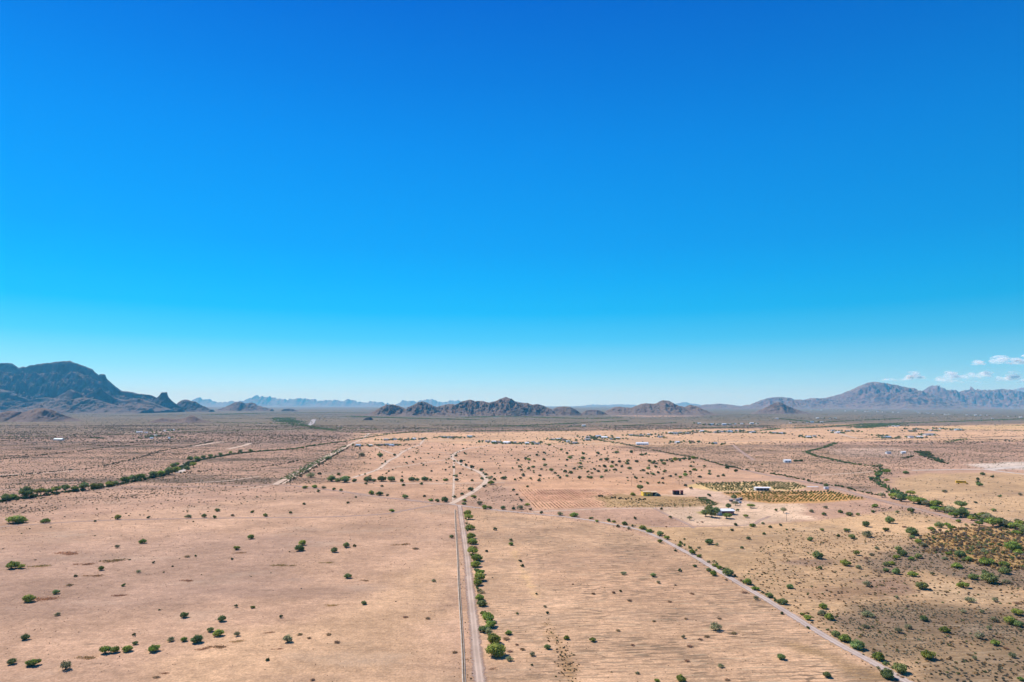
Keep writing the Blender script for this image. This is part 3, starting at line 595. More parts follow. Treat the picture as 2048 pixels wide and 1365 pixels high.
mountain('tiny dark knoll on the horizon left of centre', [(560, 823), (570, 818), (580, 817.5), (590, 820), (600, 823)], 10500, ROCK_L, 35, lam=60)
mountain('reddish rounded hill at the left edge of the plain', [(-60, 846), (-30, 834), (0, 827), (20, 821.5), (30, 823), (45, 825), (60, 821), (72, 817.5), (85, 816.5), (98, 818.5), (108, 821), (120, 828), (135, 833), (155, 839), (175, 845)], 4200, SOILHILL, 41, front=2.6, spur=.45, lam=60, conc=1.4)
mountain('low reddish mound with a rocky top left of centre', [(290, 848), (310, 840), (325, 836), (345, 839), (362, 838), (375, 834), (381, 831), (388, 832), (398, 838), (412, 842), (430, 847), (445, 850)], 3900, SOILHILL, 43, front=2.6, spur=.45, lam=45, conc=1.4)
mountain('small dark rock outcrop left of the middle hills', [(726, 840), (732, 836), (738, 834), (741, 834), (746, 839), (750, 841)], 4500, ROCK_L, 45, lam=30, rows=20, step=.8)
MID = [(715, 834), (735, 829), (745, 826), (752, 822), (762, 815), (775, 810), (786, 809), (800, 813), (812, 819), (825, 811), (835, 806), (845, 803), (855, 806), (865, 812), (875, 814), (890, 810), (898, 808), (910, 810), (925, 803), (940, 799), (950, 803), (960, 802), (968, 803), (978, 806), (990, 803), (1003, 797), (1012, 794), (1020, 797), (1030, 803), (1045, 806), (1055, 806), (1065, 810), (1075, 808), (1088, 812), (1098, 817), (1108, 823), (1120, 829)]
mountain('row of rugged brown hills in the middle of the horizon', MID, 6600, ROCK, 51, front=4.2, spur=.95, lam=85, rows=110, conc=1.8, mean=.5, cliffs=((.12, .12), (.35, .1)))
mountain('steep dark crag in front of the middle hills', [(1004, 834), (1014, 828), (1024, 822), (1036, 818), (1048, 814), (1056, 817), (1066, 822), (1076, 826), (1090, 833)], 6150, ROCK_L, 53, lam=60, front=1.6)
mountain('low dark rounded hill right of the middle hills', [(1090, 832), (1100, 824), (1108, 818), (1116, 814), (1130, 813), (1142, 815), (1152, 820), (1160, 826), (1172, 833)], 6500, ROCK, 55, lam=70, front=2.0)
mountain('small low brown knoll between the middle hills', [(1152, 832), (1164, 826), (1172, 822), (1180, 820), (1190, 820), (1199, 821), (1208, 825), (1220, 832)], 6700, ROCK, 57, lam=60, front=2.0)
mountain('smooth brown double hill right of centre', [(1195, 832), (1208, 825), (1216, 820), (1225, 816), (1235, 813.5), (1250, 815), (1262, 817), (1270, 813), (1282, 808), (1295, 807), (1310, 808), (1318, 804), (1327, 801), (1337, 802), (1348, 807), (1358, 812), (1368, 815), (1380, 809.5), (1390, 812), (1400, 817), (1410, 822), (1428, 828), (1445, 833)], 6900, ROCK, 61, front=4.0, spur=.5, lam=110, rows=80, conc=1.7)
mountain('small dark cone hill at the foot of the right range', [(1500, 828), (1516, 822), (1530, 816), (1540, 811), (1550, 806), (1557, 804.5), (1565, 807), (1575, 812), (1590, 818), (1606, 823), (1620, 827)], 7600, ROCK, 65, front=1.8, lam=80, conc=1.5)
mountain('broad violet mountain on the right of the horizon', [(1380, 816), (1400, 812), (1415, 809), (1430, 808.5), (1440, 807.5), (1455, 809), (1470, 812), (1485, 813), (1505, 809), (1520, 801), (1535, 797), (1550, 795), (1565, 794), (1575, 797), (1585, 799.5), (1605, 800), (1620, 797), (1645, 797), (1665, 793), (1685, 787), (1705, 779), (1720, 772), (1735, 766), (1750, 763.5), (1765, 766), (1780, 768.5), (1793, 770), (1800, 774), (1810, 774), (1820, 778), (1832, 783), (1845, 787), (1870, 795), (1900, 803), (1930, 810), (1960, 815)], 17500, ROCK_R, 71, front=3.2, spur=.58, lam=380, rows=100, conc=1.35, mean=.3)
mountain('jagged violet range at the right edge of the horizon', [(1800, 800), (1825, 790), (1840, 785), (1850, 779), (1858, 774), (1865, 771), (1873, 776), (1882, 781), (1890, 779), (1900, 782), (1912, 786), (1925, 782), (1935, 780), (1945, 779), (1955, 782), (1970, 780), (1980, 782), (1990, 780), (2003, 778), (2015, 782), (2030, 783), (2048, 785), (2100, 784), (2150, 790), (2220, 800)], 21000, ROCK_R, 75, front=3.0, spur=1.0, lam=340, rows=90, conc=1.5, rough=.45, mean=.5)
mountain('pale blue jagged range far behind, left of centre', [(330, 812), (360, 808), (380, 805), (390, 798), (400, 796.5), (415, 799), (430, 803), (440, 806), (450, 804), (470, 803), (490, 802), (500, 797), (515, 791), (525, 794), (540, 794), (555, 797), (570, 800), (590, 798), (605, 797), (625, 799), (640, 802), (655, 801), (668, 800), (685, 802), (700, 799), (705, 799), (715, 804), (730, 806), (742, 803), (760, 805), (775, 808), (800, 813)], 41000, ROCK_R, 81, front=2.0, rough=2.2, rows=24, lam=500)
mountain('pale blue peaks far behind the middle hills', [(770, 813), (790, 810), (800, 804), (806, 801), (812, 800), (820, 803), (840, 802), (850, 801), (856, 798.5), (862, 798), (870, 801), (880, 804), (890, 803), (905, 801), (920, 802), (935, 806), (960, 811), (1000, 813)], 44000, ROCK_R, 83, front=2.0, rough=2.2, rows=24, lam=500)
mountain('faint low range far behind the gap right of centre', [(1140, 814), (1170, 811), (1185, 809.5), (1210, 810), (1235, 809), (1260, 809.5), (1300, 812), (1340, 810), (1360, 806), (1372, 804.5), (1385, 808), (1410, 811), (1450, 813)], 45500, ROCK_R, 85, front=2.0, rough=.7, rows=20, lam=500)
mountain('faint blue range at the far right edge', [(1990, 800), (2010, 788), (2025, 780), (2040, 776), (2060, 774.5), (2090, 778), (2140, 790), (2180, 805)], 40000, ROCK_R, 87, front=2.0, rough=.7, rows=20, lam=600)

# ---------------------------------------------------------------- clouds (cumulus puffs, far beyond the haze)
def cloud_material():
    m = bpy.data.materials.new('cloud_vapour'); m.use_nodes = True; t = m.node_tree; t.nodes.clear(); L = t.links.new
    o = N(t, 'ShaderNodeOutputMaterial'); df = N(t, 'ShaderNodeBsdfDiffuse', inp={'Color': (.96, .96, .96, 1)}); tl = N(t, 'ShaderNodeBsdfTranslucent', inp={'Color': (.96, .96, .96, 1)})
    a = N(t, 'ShaderNodeMixShader', inp={0: .5}); L(df.outputs[0], a.inputs[1]); L(tl.outputs[0], a.inputs[2])
    tp = N(t, 'ShaderNodeBsdfTransparent'); b = N(t, 'ShaderNodeMixShader'); L(tp.outputs[0], b.inputs[1]); L(a.outputs[0], b.inputs[2])
    ge = N(t, 'ShaderNodeNewGeometry'); n = N(t, 'ShaderNodeTexNoise', inp={'Scale': .0016, 'Detail': 5, 'Roughness': .6}); L(ge.outputs['Position'], n.inputs['Vector'])
    r = N(t, 'ShaderNodeMapRange', inp={1: .36, 2: .66, 3: 0, 4: .34}); L(n.outputs[0], r.inputs[0]); L(r.outputs[0], b.inputs[0]); L(b.outputs[0], o.inputs['Surface']); return m
CLOUD = cloud_material()
def icos(sub):
    import bmesh
    bm = bmesh.new(); bmesh.ops.create_icosphere(bm, subdivisions=sub, radius=1); bm.verts.index_update()
    V = np.array([v.co for v in bm.verts]); F = np.array([[v.index for v in f.verts] for f in bm.faces]); bm.free(); return V, F
ICO = {s: icos(s) for s in (1, 2, 3)}
def cloud(label, blobs, D=56000):
    """blobs: bearing, row, half width, half height of the puffs' heap"""
    Vs, Fs, b = [], [], 0; V0, F0 = ICO[2]; s = D / FPX
    for (x, y, w, h) in blobs:
        for i in range(26):
            a = rng.uniform(-1, 1); u = rng.uniform(0, 1); top = (1 - a * a) ** .8
            c = at_depth(x + a * w, y + h - u * 2 * h * top, D + rng.uniform(-1, 1) * w * s)
            r = s * h * rng.uniform(.4, .75) * (1.15 - .5 * abs(a))
            V = V0 * np.array([rng.uniform(1.6, 3.0), 1.5, rng.uniform(.42, .7)]) * r
            V = V * (1 + .5 * (fbm(V0[:, 0] * 2.2 + i, V0[:, 2] * 2.2 + x, 7, 3) - .5))[:, None] + c
            Vs.append(V); Fs.append(F0 + b); b += len(V)
    return tag(obj('cloud', mesh_np('cloud', np.concatenate(Vs), np.concatenate(Fs), [CLOUD], True)), label, 'cloud', 'small white clouds low on the right')
cloud('small bright puff of white cloud just above the violet mountain', [(1818, 756, 10, 4), (1827, 750, 8, 7), (1843, 755, 8, 3)])
cloud('thin faint streak of cloud touching the violet mountain summit', [(1778, 759, 16, 2.5), (1800, 760, 9, 2)])
cloud('wide low bank of white cloud above the jagged right range', [(1890, 756, 18, 6), (1903, 749, 14, 7), (1940, 752, 22, 5), (1967, 748, 16, 6), (1920, 763, 44, 3)])
cloud('highest long white cloud at the right edge of the sky', [(1956, 725, 12, 5), (2004, 720, 22, 8), (2036, 722, 12, 6), (2060, 719, 16, 8)])
cloud('loose wisps of cloud right of the low cloud bank', [(2006, 757, 18, 4), (2027, 752, 7, 8), (2050, 762, 14, 4)])

# ---------------------------------------------------------------- haze: the blue desert air over the whole plain
def build_haze():
    mb = MB(); mb.box((0, 22500, 424.5), (104000, 52000, 851)); 
    m = bpy.data.materials.new('desert_air'); m.use_nodes = True; t = m.node_tree; t.nodes.clear()
    o = N(t, 'ShaderNodeOutputMaterial'); v = N(t, 'ShaderNodeVolumePrincipled')
    v.inputs['Color'].default_value = (.125, .61, 1.0, 1); v.inputs['Absorption Color'].default_value = (1, 1, 1, 1); v.inputs['Density'].default_value = 3.0e-5; v.inputs['Anisotropy'].default_value = 0.0
    t.links.new(v.outputs[0], o.inputs['Volume'])
    o2 = mb.obj('haze', [m]); tag(o2, 'thin blue haze over the whole plain', kind='stuff')
build_haze()
# ---------------------------------------------------------------- vegetation
def tri_soup(n, centers, size, normal_bias, r):
    """n loose leaf-clump triangles around centres"""
    d = r.normal(size=(n, 3)) + normal_bias; d /= np.linalg.norm(d, axis=1)[:, None]
    a = np.cross(d, r.normal(size=(n, 3))); a /= np.linalg.norm(a, axis=1)[:, None]; b = np.cross(d, a)
    s = size * r.uniform(.6, 1.4, (n, 1))
    return np.stack([centers + a * s, centers + (-.5 * a + .87 * b) * s, centers + (-.5 * a - .87 * b) * s], 1)
def crown_geo(seed, leaves, aspect=.7, lobes=7, lift=0.0, leaf=.075, sparse=False, spiky=0.0):
    """foliage of unit width: lobed dome of leaf clumps, with real gaps"""
    r = np.random.default_rng(seed); L_ = []
    for i in range(lobes):
        a = 6.283 * (i + r.uniform(-.3, .3)) / max(lobes - 1, 1); q = 0 if i == 0 else r.uniform(.16, .30)
        L_.append((math.cos(a) * q, math.sin(a) * q, aspect * (r.uniform(.5, .62) if i == 0 else r.uniform(.28, .5)), r.uniform(.17, .26) * (1.15 if i == 0 else 1)))
    T, tint = [], []
    for (x, y, z, q) in L_:
        n = leaves // lobes
        d = r.normal(size=(n, 3)); d /= np.linalg.norm(d, axis=1)[:, None]
        rad = q * r.uniform(.25, 1, (n, 1)) ** (.45 if not sparse else .8) * (1 + spiky * r.uniform(0, 1, (n, 1)) ** 3)
        c = d * rad * np.array([1, 1, aspect * 1.25]) + np.array([x, y, z])
        c[:, 2] = np.abs(c[:, 2]) * .97 + .02
        T.append(tri_soup(n, c, leaf, d * 1.2, r)); tint.append(np.repeat(r.uniform(.72, 1.3), n))
    T = np.concatenate(T); tint = np.concatenate(tint)
    core_V, core_F = [], []
    V = T.reshape(-1, 3); F = np.arange(len(V)).reshape(-1, 3)
    tv = np.repeat(tint * r.uniform(.8, 1.25, len(tint)), 3)[:, None] * np.array([1, 1, 1.0]) * (1 + r.normal(size=(len(V) // 3, 1)).repeat(3, 0) * np.array([.09, .03, .0]))
    b = len(V)
    if not sparse:
        for (x, y, z, q) in L_:
            v = ICO[1][0] * q * .72 * np.array([1, 1, aspect * 1.2]) + np.array([x, y, z]); v[:, 2] = np.maximum(v[:, 2], .01)
            core_V.append(v); core_F.append(ICO[1][1] + b); b += len(v)
        V = np.concatenate([V] + core_V); F = np.concatenate([F] + core_F); tv = np.concatenate([tv, np.full((b - len(tv), 3), .95)])
    V = V.copy(); V[:, 2] += lift
    return V, F, np.clip(tv, .3, 1.8)
def stem_geo(seed, h, n=5, spread=.25, r0=.02):
    r = np.random.default_rng(seed); mb = MB()
    for i in range(n):
        a = 6.283 * (i + r.uniform(0, .6)) / n; s = spread * r.uniform(.5, 1)
        p0 = Vector((math.cos(a) * .03, math.sin(a) * .03, 0)); p1 = Vector((math.cos(a) * s * .5, math.sin(a) * s * .5, h * .55)); p2 = Vector((math.cos(a) * s, math.sin(a) * s, h))
        mb.cyl(p0, p1, r0, r0 * .7, 5); mb.cyl(p1, p2, r0 * .7, r0 * .3, 5)
    return mb
def tree_stem(seed, h, r0=.05):
    r = np.random.default_rng(seed); mb = MB(); k = Vector((r.uniform(-.03, .03), r.uniform(-.03, .03), h * .55))
    mb.cyl((0, 0, 0), k, r0, r0 * .75, 7)
    for i in range(5):
        a = 6.283 * i / 5 + r.uniform(0, 1); mb.cyl(k, k + Vector((math.cos(a) * .24, math.sin(a) * .24, h * r.uniform(.5, .8))), r0 * .55, r0 * .2, 5)
    return mb
FOL = {}   # foliage meshes, shared by the copies
for k, (n, asp, leaf, sparse, spiky) in {'g': (900, .70, .055, False, .15), 'd': (900, .74, .055, False, .12), 'y': (620, .72, .05, True, .45), 'b': (420, .46, .05, True, .55)}.items():
    FOL[k] = []
    for s in range(6):
        V, F, tv = crown_geo(100 + s * 7 + ord(k), n, asp * (.85 + .06 * s), 5 + s, .0, leaf, sparse, spiky)
        FOL[k].append((mesh_np('foliage', V, F, [M[k]], False, {'tint': tv}), asp * (.85 + .06 * s)))
BUSH = {}  # small bushes whose stems cannot be told apart: one mesh with both
for k in 'gdyb':
    BUSH[k] = []
    for s in range(6):
        fm, a = FOL[k][s]; sm_ = stem_geo(s, a * .7, 5, .2, .018).mesh('stems', [M['bark']])
        import bmesh
        bm = bmesh.new(); bm.from_mesh(fm); nf = len(bm.faces); bm.from_mesh(sm_)
        bm.faces.ensure_lookup_table()
        for f in bm.faces[nf:]: f.material_index = 1
        me = bpy.data.meshes.new('desert_bush'); bm.to_mesh(me); bm.free(); me.materials.append(M[k]); me.materials.append(M['bark'])
        BUSH[k].append(me); bpy.data.meshes.remove(sm_)
PATCH = []  # low ragged drifts of dead weeds
for s in range(6):
    r = np.random.default_rng(880 + s); n = 300; k = r.integers(5, size=n); cx = r.uniform(-.4, .4, 5); cy = r.uniform(-.16, .16, 5)
    c = np.stack([cx[k] + r.normal(size=n) * .12, cy[k] + r.normal(size=n) * .09, r.uniform(.004, .04, n)], 1)
    T = tri_soup(n, c, .024, np.array([0, 0, .4]), r).reshape(-1, 3)
    PATCH.append(mesh_np('dry_shrub', T, np.arange(len(T)).reshape(-1, 3), [M['b']], False, {'tint': np.repeat(r.uniform(.9, 1.7, n), 3)[:, None] * np.array([1, .92, .8])}))
STEM = [stem_geo(50 + s, .5, 6, .22, .022).mesh('stems', [M['bark']]) for s in range(3)]
TRUNK = [tree_stem(60 + s, .62, .04).mesh('trunk', [M['bark']]) for s in range(4)]
CROWN = {}
for k, (n, asp, leaf) in {'g': (1100, .62, .05), 'd': (1200, .72, .05), 'y': (750, .66, .048)}.items():
    CROWN[k] = []
    for s in range(4):
        V, F, tv = crown_geo(500 + s * 11 + ord(k), n, asp, 7 + s, .16, leaf, k == 'y', .3)
        CROWN[k].append(mesh_np('crown', V, F, [M[k]], False, {'tint': tv}))
ORD = ['', 'first', 'second', 'third', 'fourth', 'fifth', 'sixth', 'seventh', 'eighth', 'ninth', 'tenth', 'eleventh', 'twelfth']
def nth(i):
    if i < len(ORD): return ORD[i]
    return '%d%s' % (i, 'th' if 10 < i % 100 < 14 else {1: 'st', 2: 'nd', 3: 'rd'}.get(i % 10, 'th'))
# surveyed bushes: bearing, foot row, width in reference pixels, kind
BL = """50 1207 26 g;75 1205 55 b;107 1190 17 d;16 1140 26 g;38 1139 16 g;62 1137 40 b;199 1142 13 g;471 1101 17 g;500 1079 14 g;365 1237 17 d;440 1245 20 d;418 1266 20 d;433 1275 24 g;472 1274 14 y;365 1285 15 g;389 1289 26 d;339 1285 18 y;
46 1282 18 d;268 1272 8 y;268 1291 11 d;250 1306 21 g;301 1307 24 g;205 1310 24 g;226 1308 20 g;18 1331 18 d;57 1336 33 g;125 1343 28 y;472 1215 9 g;504 1218 10 g;112 1233 13 y;247 1173 9 y;232 1097 11 y;275 1147 10 y;151 1154 8 y;307 1127 7 y;464 1120 7 y;391 1114 6 d;
603 1092 17 g;596 1104 24 d;691 1096 19 d;709 1094 8 g;667 1106 16 d;578 1105 6 b;694 1158 16 d;727 1211 13 d;867 1165 11 y;572 1288 27 y;537 1268 20 b;598 1272 15 b;656 1272 14 b;552 1301 20 b;624 1363 12 b;673 1288 16 b;617 1279 10 b;562 1236 9 y;909 1308 15 b;
125 1112 50 b;160 1132 36 b;180 1155 34 b;232 1195 30 b;135 1173 18 b;430 1300 40 b;470 1287 26 b;400 1303 30 b;165 1322 40 b;215 1127 50 b;372 1116 16 b;470 1109 28 b;556 1134 30 b;575 1134 24 b;650 1128 26 b;728 1164 22 b;370 1165 30 b;322 1350 20 b;310 1358 16 b;810 1237 14 b;855 1240 14 b;800 1092 30 b;830 1100 16 b;660 1215 30 b;
935 1032 12 g;937 1040 14 g;940 1061 14 g;942 1079 14 g;945 1090 14 g;948 1099 12 b;945 1111 18 g;953 1124 18 g;951 1136 16 g;954 1146 12 g;961 1151 13 g;958 1164 18 g;957 1173 14 g;962 1188 14 b;959 1203 13 g;962 1215 16 d;967 1232 11 g;977 1247 22 g;980 1258 20 g;967 1267 17 d;977 1271 12 y;987 1291 22 g;991 1318 30 g;987 1342 20 b;1017 1271 15 g;1022 1092 11 g;1022 1083 9 y;1040 1124 9 y;1045 1134 9 y;990 1061 9 y;973 1104 8 y;903 1077 10 d;1035 1229 6 y;1018 1324 12 y;1046 1302 12 b;1012 1282 12 b;1020 1306 14 b;1034 1292 10 b;
1248 1151 14 y;1308 1155 14 d;1318 1168 12 y;1241 1184 7 y;1146 1170 6 b;1434 1264 27 y;1440 1240 11 b;1309 1245 11 b;1373 1240 10 b;1134 1281 14 g;1186 1285 15 g;1266 1293 10 b;1368 1278 11 y;1381 1296 14 b;1095 1300 14 d;1065 1314 14 y;1043 1301 10 b;1064 1332 6 d;1138 1330 7 b;1276 1350 11 y;1443 1337 14 y;1364 1367 22 g;1315 1366 12 g;1456 1363 14 b;1073 1190 6 y;1090 1216 10 y;1095 1228 8 y;1034 1228 7 b;1402 1282 14 b;1237 1264 12 b;1187 1190 10 b;1340 1206 12 b;1228 1188 10 b;1260 1204 14 b;1470 1270 16 b;1415 1276 14 b;1375 1325 14 b;1385 1190 12 b;
1321 1087 12 g;1386 1110 16 g;1399 1116 11 g;1420 1090 17 d;1435 1093 11 y;1418 1126 10 y;1360 1094 10 g;1351 1103 8 y;1431 1135 14 g;1441 1140 12 g;1459 1154 26 d;1419 1144 13 d;1429 1153 16 g;1391 1135 10 d;1360 1144 9 d;1483 1163 10 b;1453 1162 8 b;1499 1171 19 g;1512 1182 17 g;1491 1188 18 b;1514 1201 12 y;1484 1098 8 g;1399 1099 10 y;
1542 1197 19 d;1552 1204 9 y;1569 1211 22 d;1583 1179 19 d;1564 1229 9 d;1606 1232 12 g;1618 1242 19 g;1649 1219 20 g;1648 1233 19 y;1663 1242 22 g;1639 1119 23 d;1642 1140 11 d;1695 1133 22 g;1716 1112 16 g;1668 1146 8 b;1676 1276 20 d;1696 1287 27 g;1721 1302 31 d;1616 1258 8 d;1740 1236 25 y;1733 1258 14 y;1720 1139 14 y;1776 1145 13 d;1776 1134 17 d;1788 1131 15 g;1796 1120 15 g;1801 1104 17 d;1810 1114 22 d;1826 1122 14 g;1841 1118 18 d;1840 1088 16 g;1796 1150 18 d;1831 1155 21 g;1868 1152 12 y;1850 1181 28 d;1933 1178 26 g;1952 1161 22 d;1973 1149 14 d;1986 1169 32 d;2015 1150 26 d;2018 1137 28 g;1978 1133 30 g;1926 1117 24 d;1941 1124 16 g;1920 1138 22 g;1901 1112 16 g;1893 1121 14 y;2018 1169 18 y;2036 1106 32 g;2043 1111 20 g;1972 1108 16 y;1946 1207 22 y;1993 1204 14 y;2040 1210 18 b;2041 1233 26 g;1895 1268 22 g;1853 1245 20 d;1861 1322 30 g;1763 1324 26 g;1808 1350 32 d;1781 1361 28 d;1758 1339 10 y;1566 1322 23 d;1658 1358 19 d;1738 1175 20 y;1796 1199 10 y;1788 1180 14 b;1766 1173 16 b;1896 1186 12 b;1966 1281 26 y;1994 1293 20 g;1843 1300 16 b;2030 1318 18 y;1956 1349 24 b;2046 1364 16 g;2028 1252 26 g;2044 1256 20 d;1993 1246 18 y;2006 1278 18 b;1801 1268 18 y;1821 1260 18 y;1931 1228 14 y;1968 1228 14 y;1953 1322 14 y;1981 1261 14 y;2016 1300 14 b;1943 1313 14 b;1746 1113 12 y;1756 1100 12 y;1734 1119 11 b;1736 1127 10 b;
1625 1026 12 y;1653 1018 12 y;1650 1032 13 d;1683 1027 12 d;1701 1033 14 d;1718 1032 11 d;1746 1026 9 y;1753 1016 15 g;1797 1028 10 y;1825 1026 16 d;1736 1055 18 d;1783 1048 22 d;1811 1056 10 b;1775 1063 14 d;1646 1063 11 d;1696 1064 13 d;1740 1076 25 y;1707 1079 17 d;1622 1083 14 d;1677 1074 9 y;1883 1057 19 d;1897 1053 14 g;1906 1060 16 g;1867 1063 15 g;1828 1072 24 d;1827 1078 12 d;1920 1046 11 g;1991 1024 13 d;1951 1007 8 d;1892 986 11 y;1963 973 16 d;1956 967 9 y;1956 961 8 y;1968 951 11 d;1985 956 9 d;1815 949 15 d;2000 995 9 y;2043 992 10 y;2037 1044 14 y;1552 1023 8 y;1540 1056 9 g;1561 1052 8 y;1573 1061 5 y;1587 1061 6 y;1850 1095 14 y;1872 1098 14 b;
1250 1051 16 d;1258 1060 10 y;1265 1054 7 y;1218 1044 10 g;1229 1046 10 g;1183 1039 11 g;1194 1045 10 g;1149 1035 18 g;1120 1032 15 y;1083 1028 9 y;1321 1073 18 d;1301 1066 14 g;1286 1060 17 g;1335 1080 13 g;1236 1055 8 y;1341 1037 9 g;1270 1039 8 y;1323 1020 8 y;1395 1046 5 b;1405 1046 7 b;1333 1055 6 b;1471 1052 9 g;1464 1062 9 g;1508 1055 14 g;1499 1080 12 d;1526 1049 7 g;1369 1080 6 g;1528 1070 8 y;1475 1023 8 d;1266 992 12 g;1382 979 9 d;1371 974 9 g;1418 993 9 d;1281 965 6 d;1295 969 8 d;1326 968 7 g;1318 968 8 g;
1027 983 8 y;1034 991 8 y;1042 1003 8 y;1055 1013 12 g;1061 1021 9 g;1041 1020 16 y;1027 1020 9 g;1055 975 7 y;609 978 12 g;628 977 13 g;646 979 12 y;637 985 9 g;668 981 9 y;681 983 10 d;741 990 14 g;759 992 18 d;774 993 10 y;809 998 16 d;783 1025 13 g;889 1005 17 d;874 1005 12 d;862 1003 12 g;909 996 9 y;924 990 9 g;942 983 14 d;947 997 13 g;929 1004 12 g;928 1010 10 d;959 1011 16 y;969 1019 14 g;979 1019 12 g;1006 1020 14 d;849 994 8 y;843 970 8 d;807 972 9 g;803 965 11 d;732 970 8 g;764 974 8 y;692 960 16 g;687 966 24 d;662 964 20 d;674 965 14 d;707 965 12 d;619 956 20 y;639 950 9 g;677 951 9 g;654 920 15 d;734 965 18 d;747 964 12 d;762 964 20 d;782 964 18 d;823 963 16 d;834 963 10 d;849 963 16 d;861 963 8 d;874 963 6 d;892 963 12 g;912 955 10 d;914 963 10 d;944 963 7 y;964 960 10 g;1008 960 14 d;979 959 12 y;989 961 8 y;982 970 16 g;969 975 10 d;908 937 8 d;909 924 6 d;912 914 9 d;922 926 10 y;932 933 8 y;944 937 10 y;962 943 10 g;972 951 9 g;891 942 6 d;863 944 6 y;847 932 6 d;826 926 6 d;841 918 5 d;789 912 8 d;722 914 18 y;758 914 13 d;696 1008 8 g;712 996 6 d;581 1028 9 g;529 1034 12 g;608 1010 8 y;
22 1049 40 g;87 1047 18 g;232 1040 15 g;297 1037 8 y;190 1044 7 g;374 1037 15 y;406 1036 14 d;429 1037 9 d;465 1033 9 d;432 1024 13 d;505 1026 9 g;282 1088 17 g"""
bl = []
for rec in BL.replace('\n', '').split(';'):
    a = rec.split(); bl.append((float(a[0]), float(a[1]), float(a[2]), a[3]))
mid = "50,240 110,230 135,240 200,205 255,240 255,180 440,185 465,225 440,240 570,190 570,230 60,295 75,320 130,310 170,298 235,315 265,285 315,325 345,345 425,335 500,310 545,300 550,270 90,365 70,385 150,390 25,400 215,405 225,365 370,365 385,385 470,345 440,370 540,385 610,380 640,345 660,315 700,290 740,295 755,330 800,295 835,285 880,295 825,320 690,330 720,380 635,385 945,310 1000,255 1095,310 1050,325 1100,250 1140,250 1130,265 1220,275 1085,350 1130,355 1225,335 1150,295 1170,345 1270,370 1310,360 1350,380 1385,335 1425,335 1465,320 1430,290 1540,290 1580,330 1390,365 1205,390 1500,375 1690,365 1720,305 1790,330 1650,370 1580,352 990,385 925,270 955,180 860,255 805,260 930,250 710,240 760,240 690,190 840,185 1070,195 1040,200 395,160 300,120 1200,250 1240,245 1280,250 1310,240 1345,245 1380,235 1420,235 1455,228"
for q in mid.split():
    u, v = map(float, q.split(',')); bl.append((1024 + u / 4, 860 + v / 4 + 2, float(rng.uniform(7, 11.5)), 'gdd'[int(rng.integers(3))]))
def near_line(x, y, line):
    L_ = G([p[0] for p in line], [p[1] for p in line]); return float(segdist(G([x], [y]), L_)[0])
HEDGE_MID = [(640, 966), (760, 965), (900, 964), (1010, 962)]
def region(x, y):
    if y > 1018 and near_line(x, y, R_STRAIGHT) < 13 and x > 925: return 'row', 'in the row right of the straight track'
    if y > 1018 and near_line(x, y, R_STRAIGHT) < 16: return 'row', 'beside the concrete ditch'
    if x > 950 and near_line(x, y, R_DIAG) < 11:
        yr = np.interp(x, [p[0] for p in R_DIAG], [p[1] for p in R_DIAG])
        return 'row', 'on the far side of the diagonal road' if y < yr else 'on the near side of the diagonal road'
    if y > 905 and near_line(x, y, R_CURVE) < 16: return 'row', 'beside the pale curved dirt track'
    if x > 560 and near_line(x, y, R_LEFT) < 14: return 'row', 'beside the dirt track left of the junction'
    if near_line(x, y, R_LOW) < 11: return 'row', 'along the faint track above the left field'
    if near_line(x, y, HEDGE_MID) < 12: return 'line', 'in the dark hedge line across the mid plain'
    if y > 1010 and x < 925: return 'field', 'in the bare left field'
    if x > 1600 and y < 1012: return 'field', 'in the golden field at right'
    if y < 1014 and x < 1012: return 'field', 'left of the curved track'
    if y < 978: return 'field', 'on the plain beyond the orchard'
    if y < 1050 and x < 1540: return 'field', 'around the vineyard and farmhouse'
    yr = np.interp(x, [p[0] for p in R_DIAG], [p[1] for p in R_DIAG])
    if y > yr: return 'field', 'in the furrowed central field'
    return 'field', 'in the right foreground'
items = []
for (x, y, w, k) in bl:
    items.append(dict(x=x, y=y, w=w, k=k, name='dry_shrub' if k == 'b' else 'desert_bush', W=w * mpp(y)))
big = sorted([i for i in items if i['name'] == 'desert_bush'], key=lambda i: -i['w'])
KEEP = set(id(i) for i in big[:298]); LEFTOVER = [i for i in big[298:]]
items = [i for i in items if i['name'] == 'dry_shrub' or id(i) in KEEP]
groups = {}
for i in items:
    i['kind'], i['reg'] = region(i['x'], i['y']); groups.setdefault((i['name'], i['reg']), []).append(i)
CW = {'g': 'green', 'd': 'dark', 'y': 'olive', 'b': 'dry'}
for (nm, reg), it in groups.items():
    noun = 'bush' if nm == 'desert_bush' else 'shrub'
    if it[0]['kind'] == 'row':
        for n, i in enumerate(sorted(it, key=lambda q: -q['y'])):
            i['label'] = f"{CW[i['k']]} {noun} {reg}, {nth(n + 1)} from the near end"
    elif it[0]['kind'] == 'line':
        for n, i in enumerate(sorted(it, key=lambda q: q['x'])): i['label'] = f"{CW[i['k']]} {noun} {reg}, {nth(n + 1)} from the left"
    else:
        srt = sorted(it, key=lambda q: -q['y']); nb = max(1, round(len(srt) / 9)); per = math.ceil(len(srt) / nb)
        for b in range(nb):
            band = sorted(srt[b * per:(b + 1) * per], key=lambda q: q['x'])
            for n, i in enumerate(band):
                st = f", {'nearest' if b == 0 else nth(b + 1)} strip" if nb > 1 else ''
                i['label'] = f"{CW[i['k']]} {noun} {reg}{st}, {nth(n + 1)} from left"
GRP = {'desert_bush': 'green desert bushes scattered over the plain', 'dry_shrub': 'dry brown shrubs on bare soil'}
used = set()
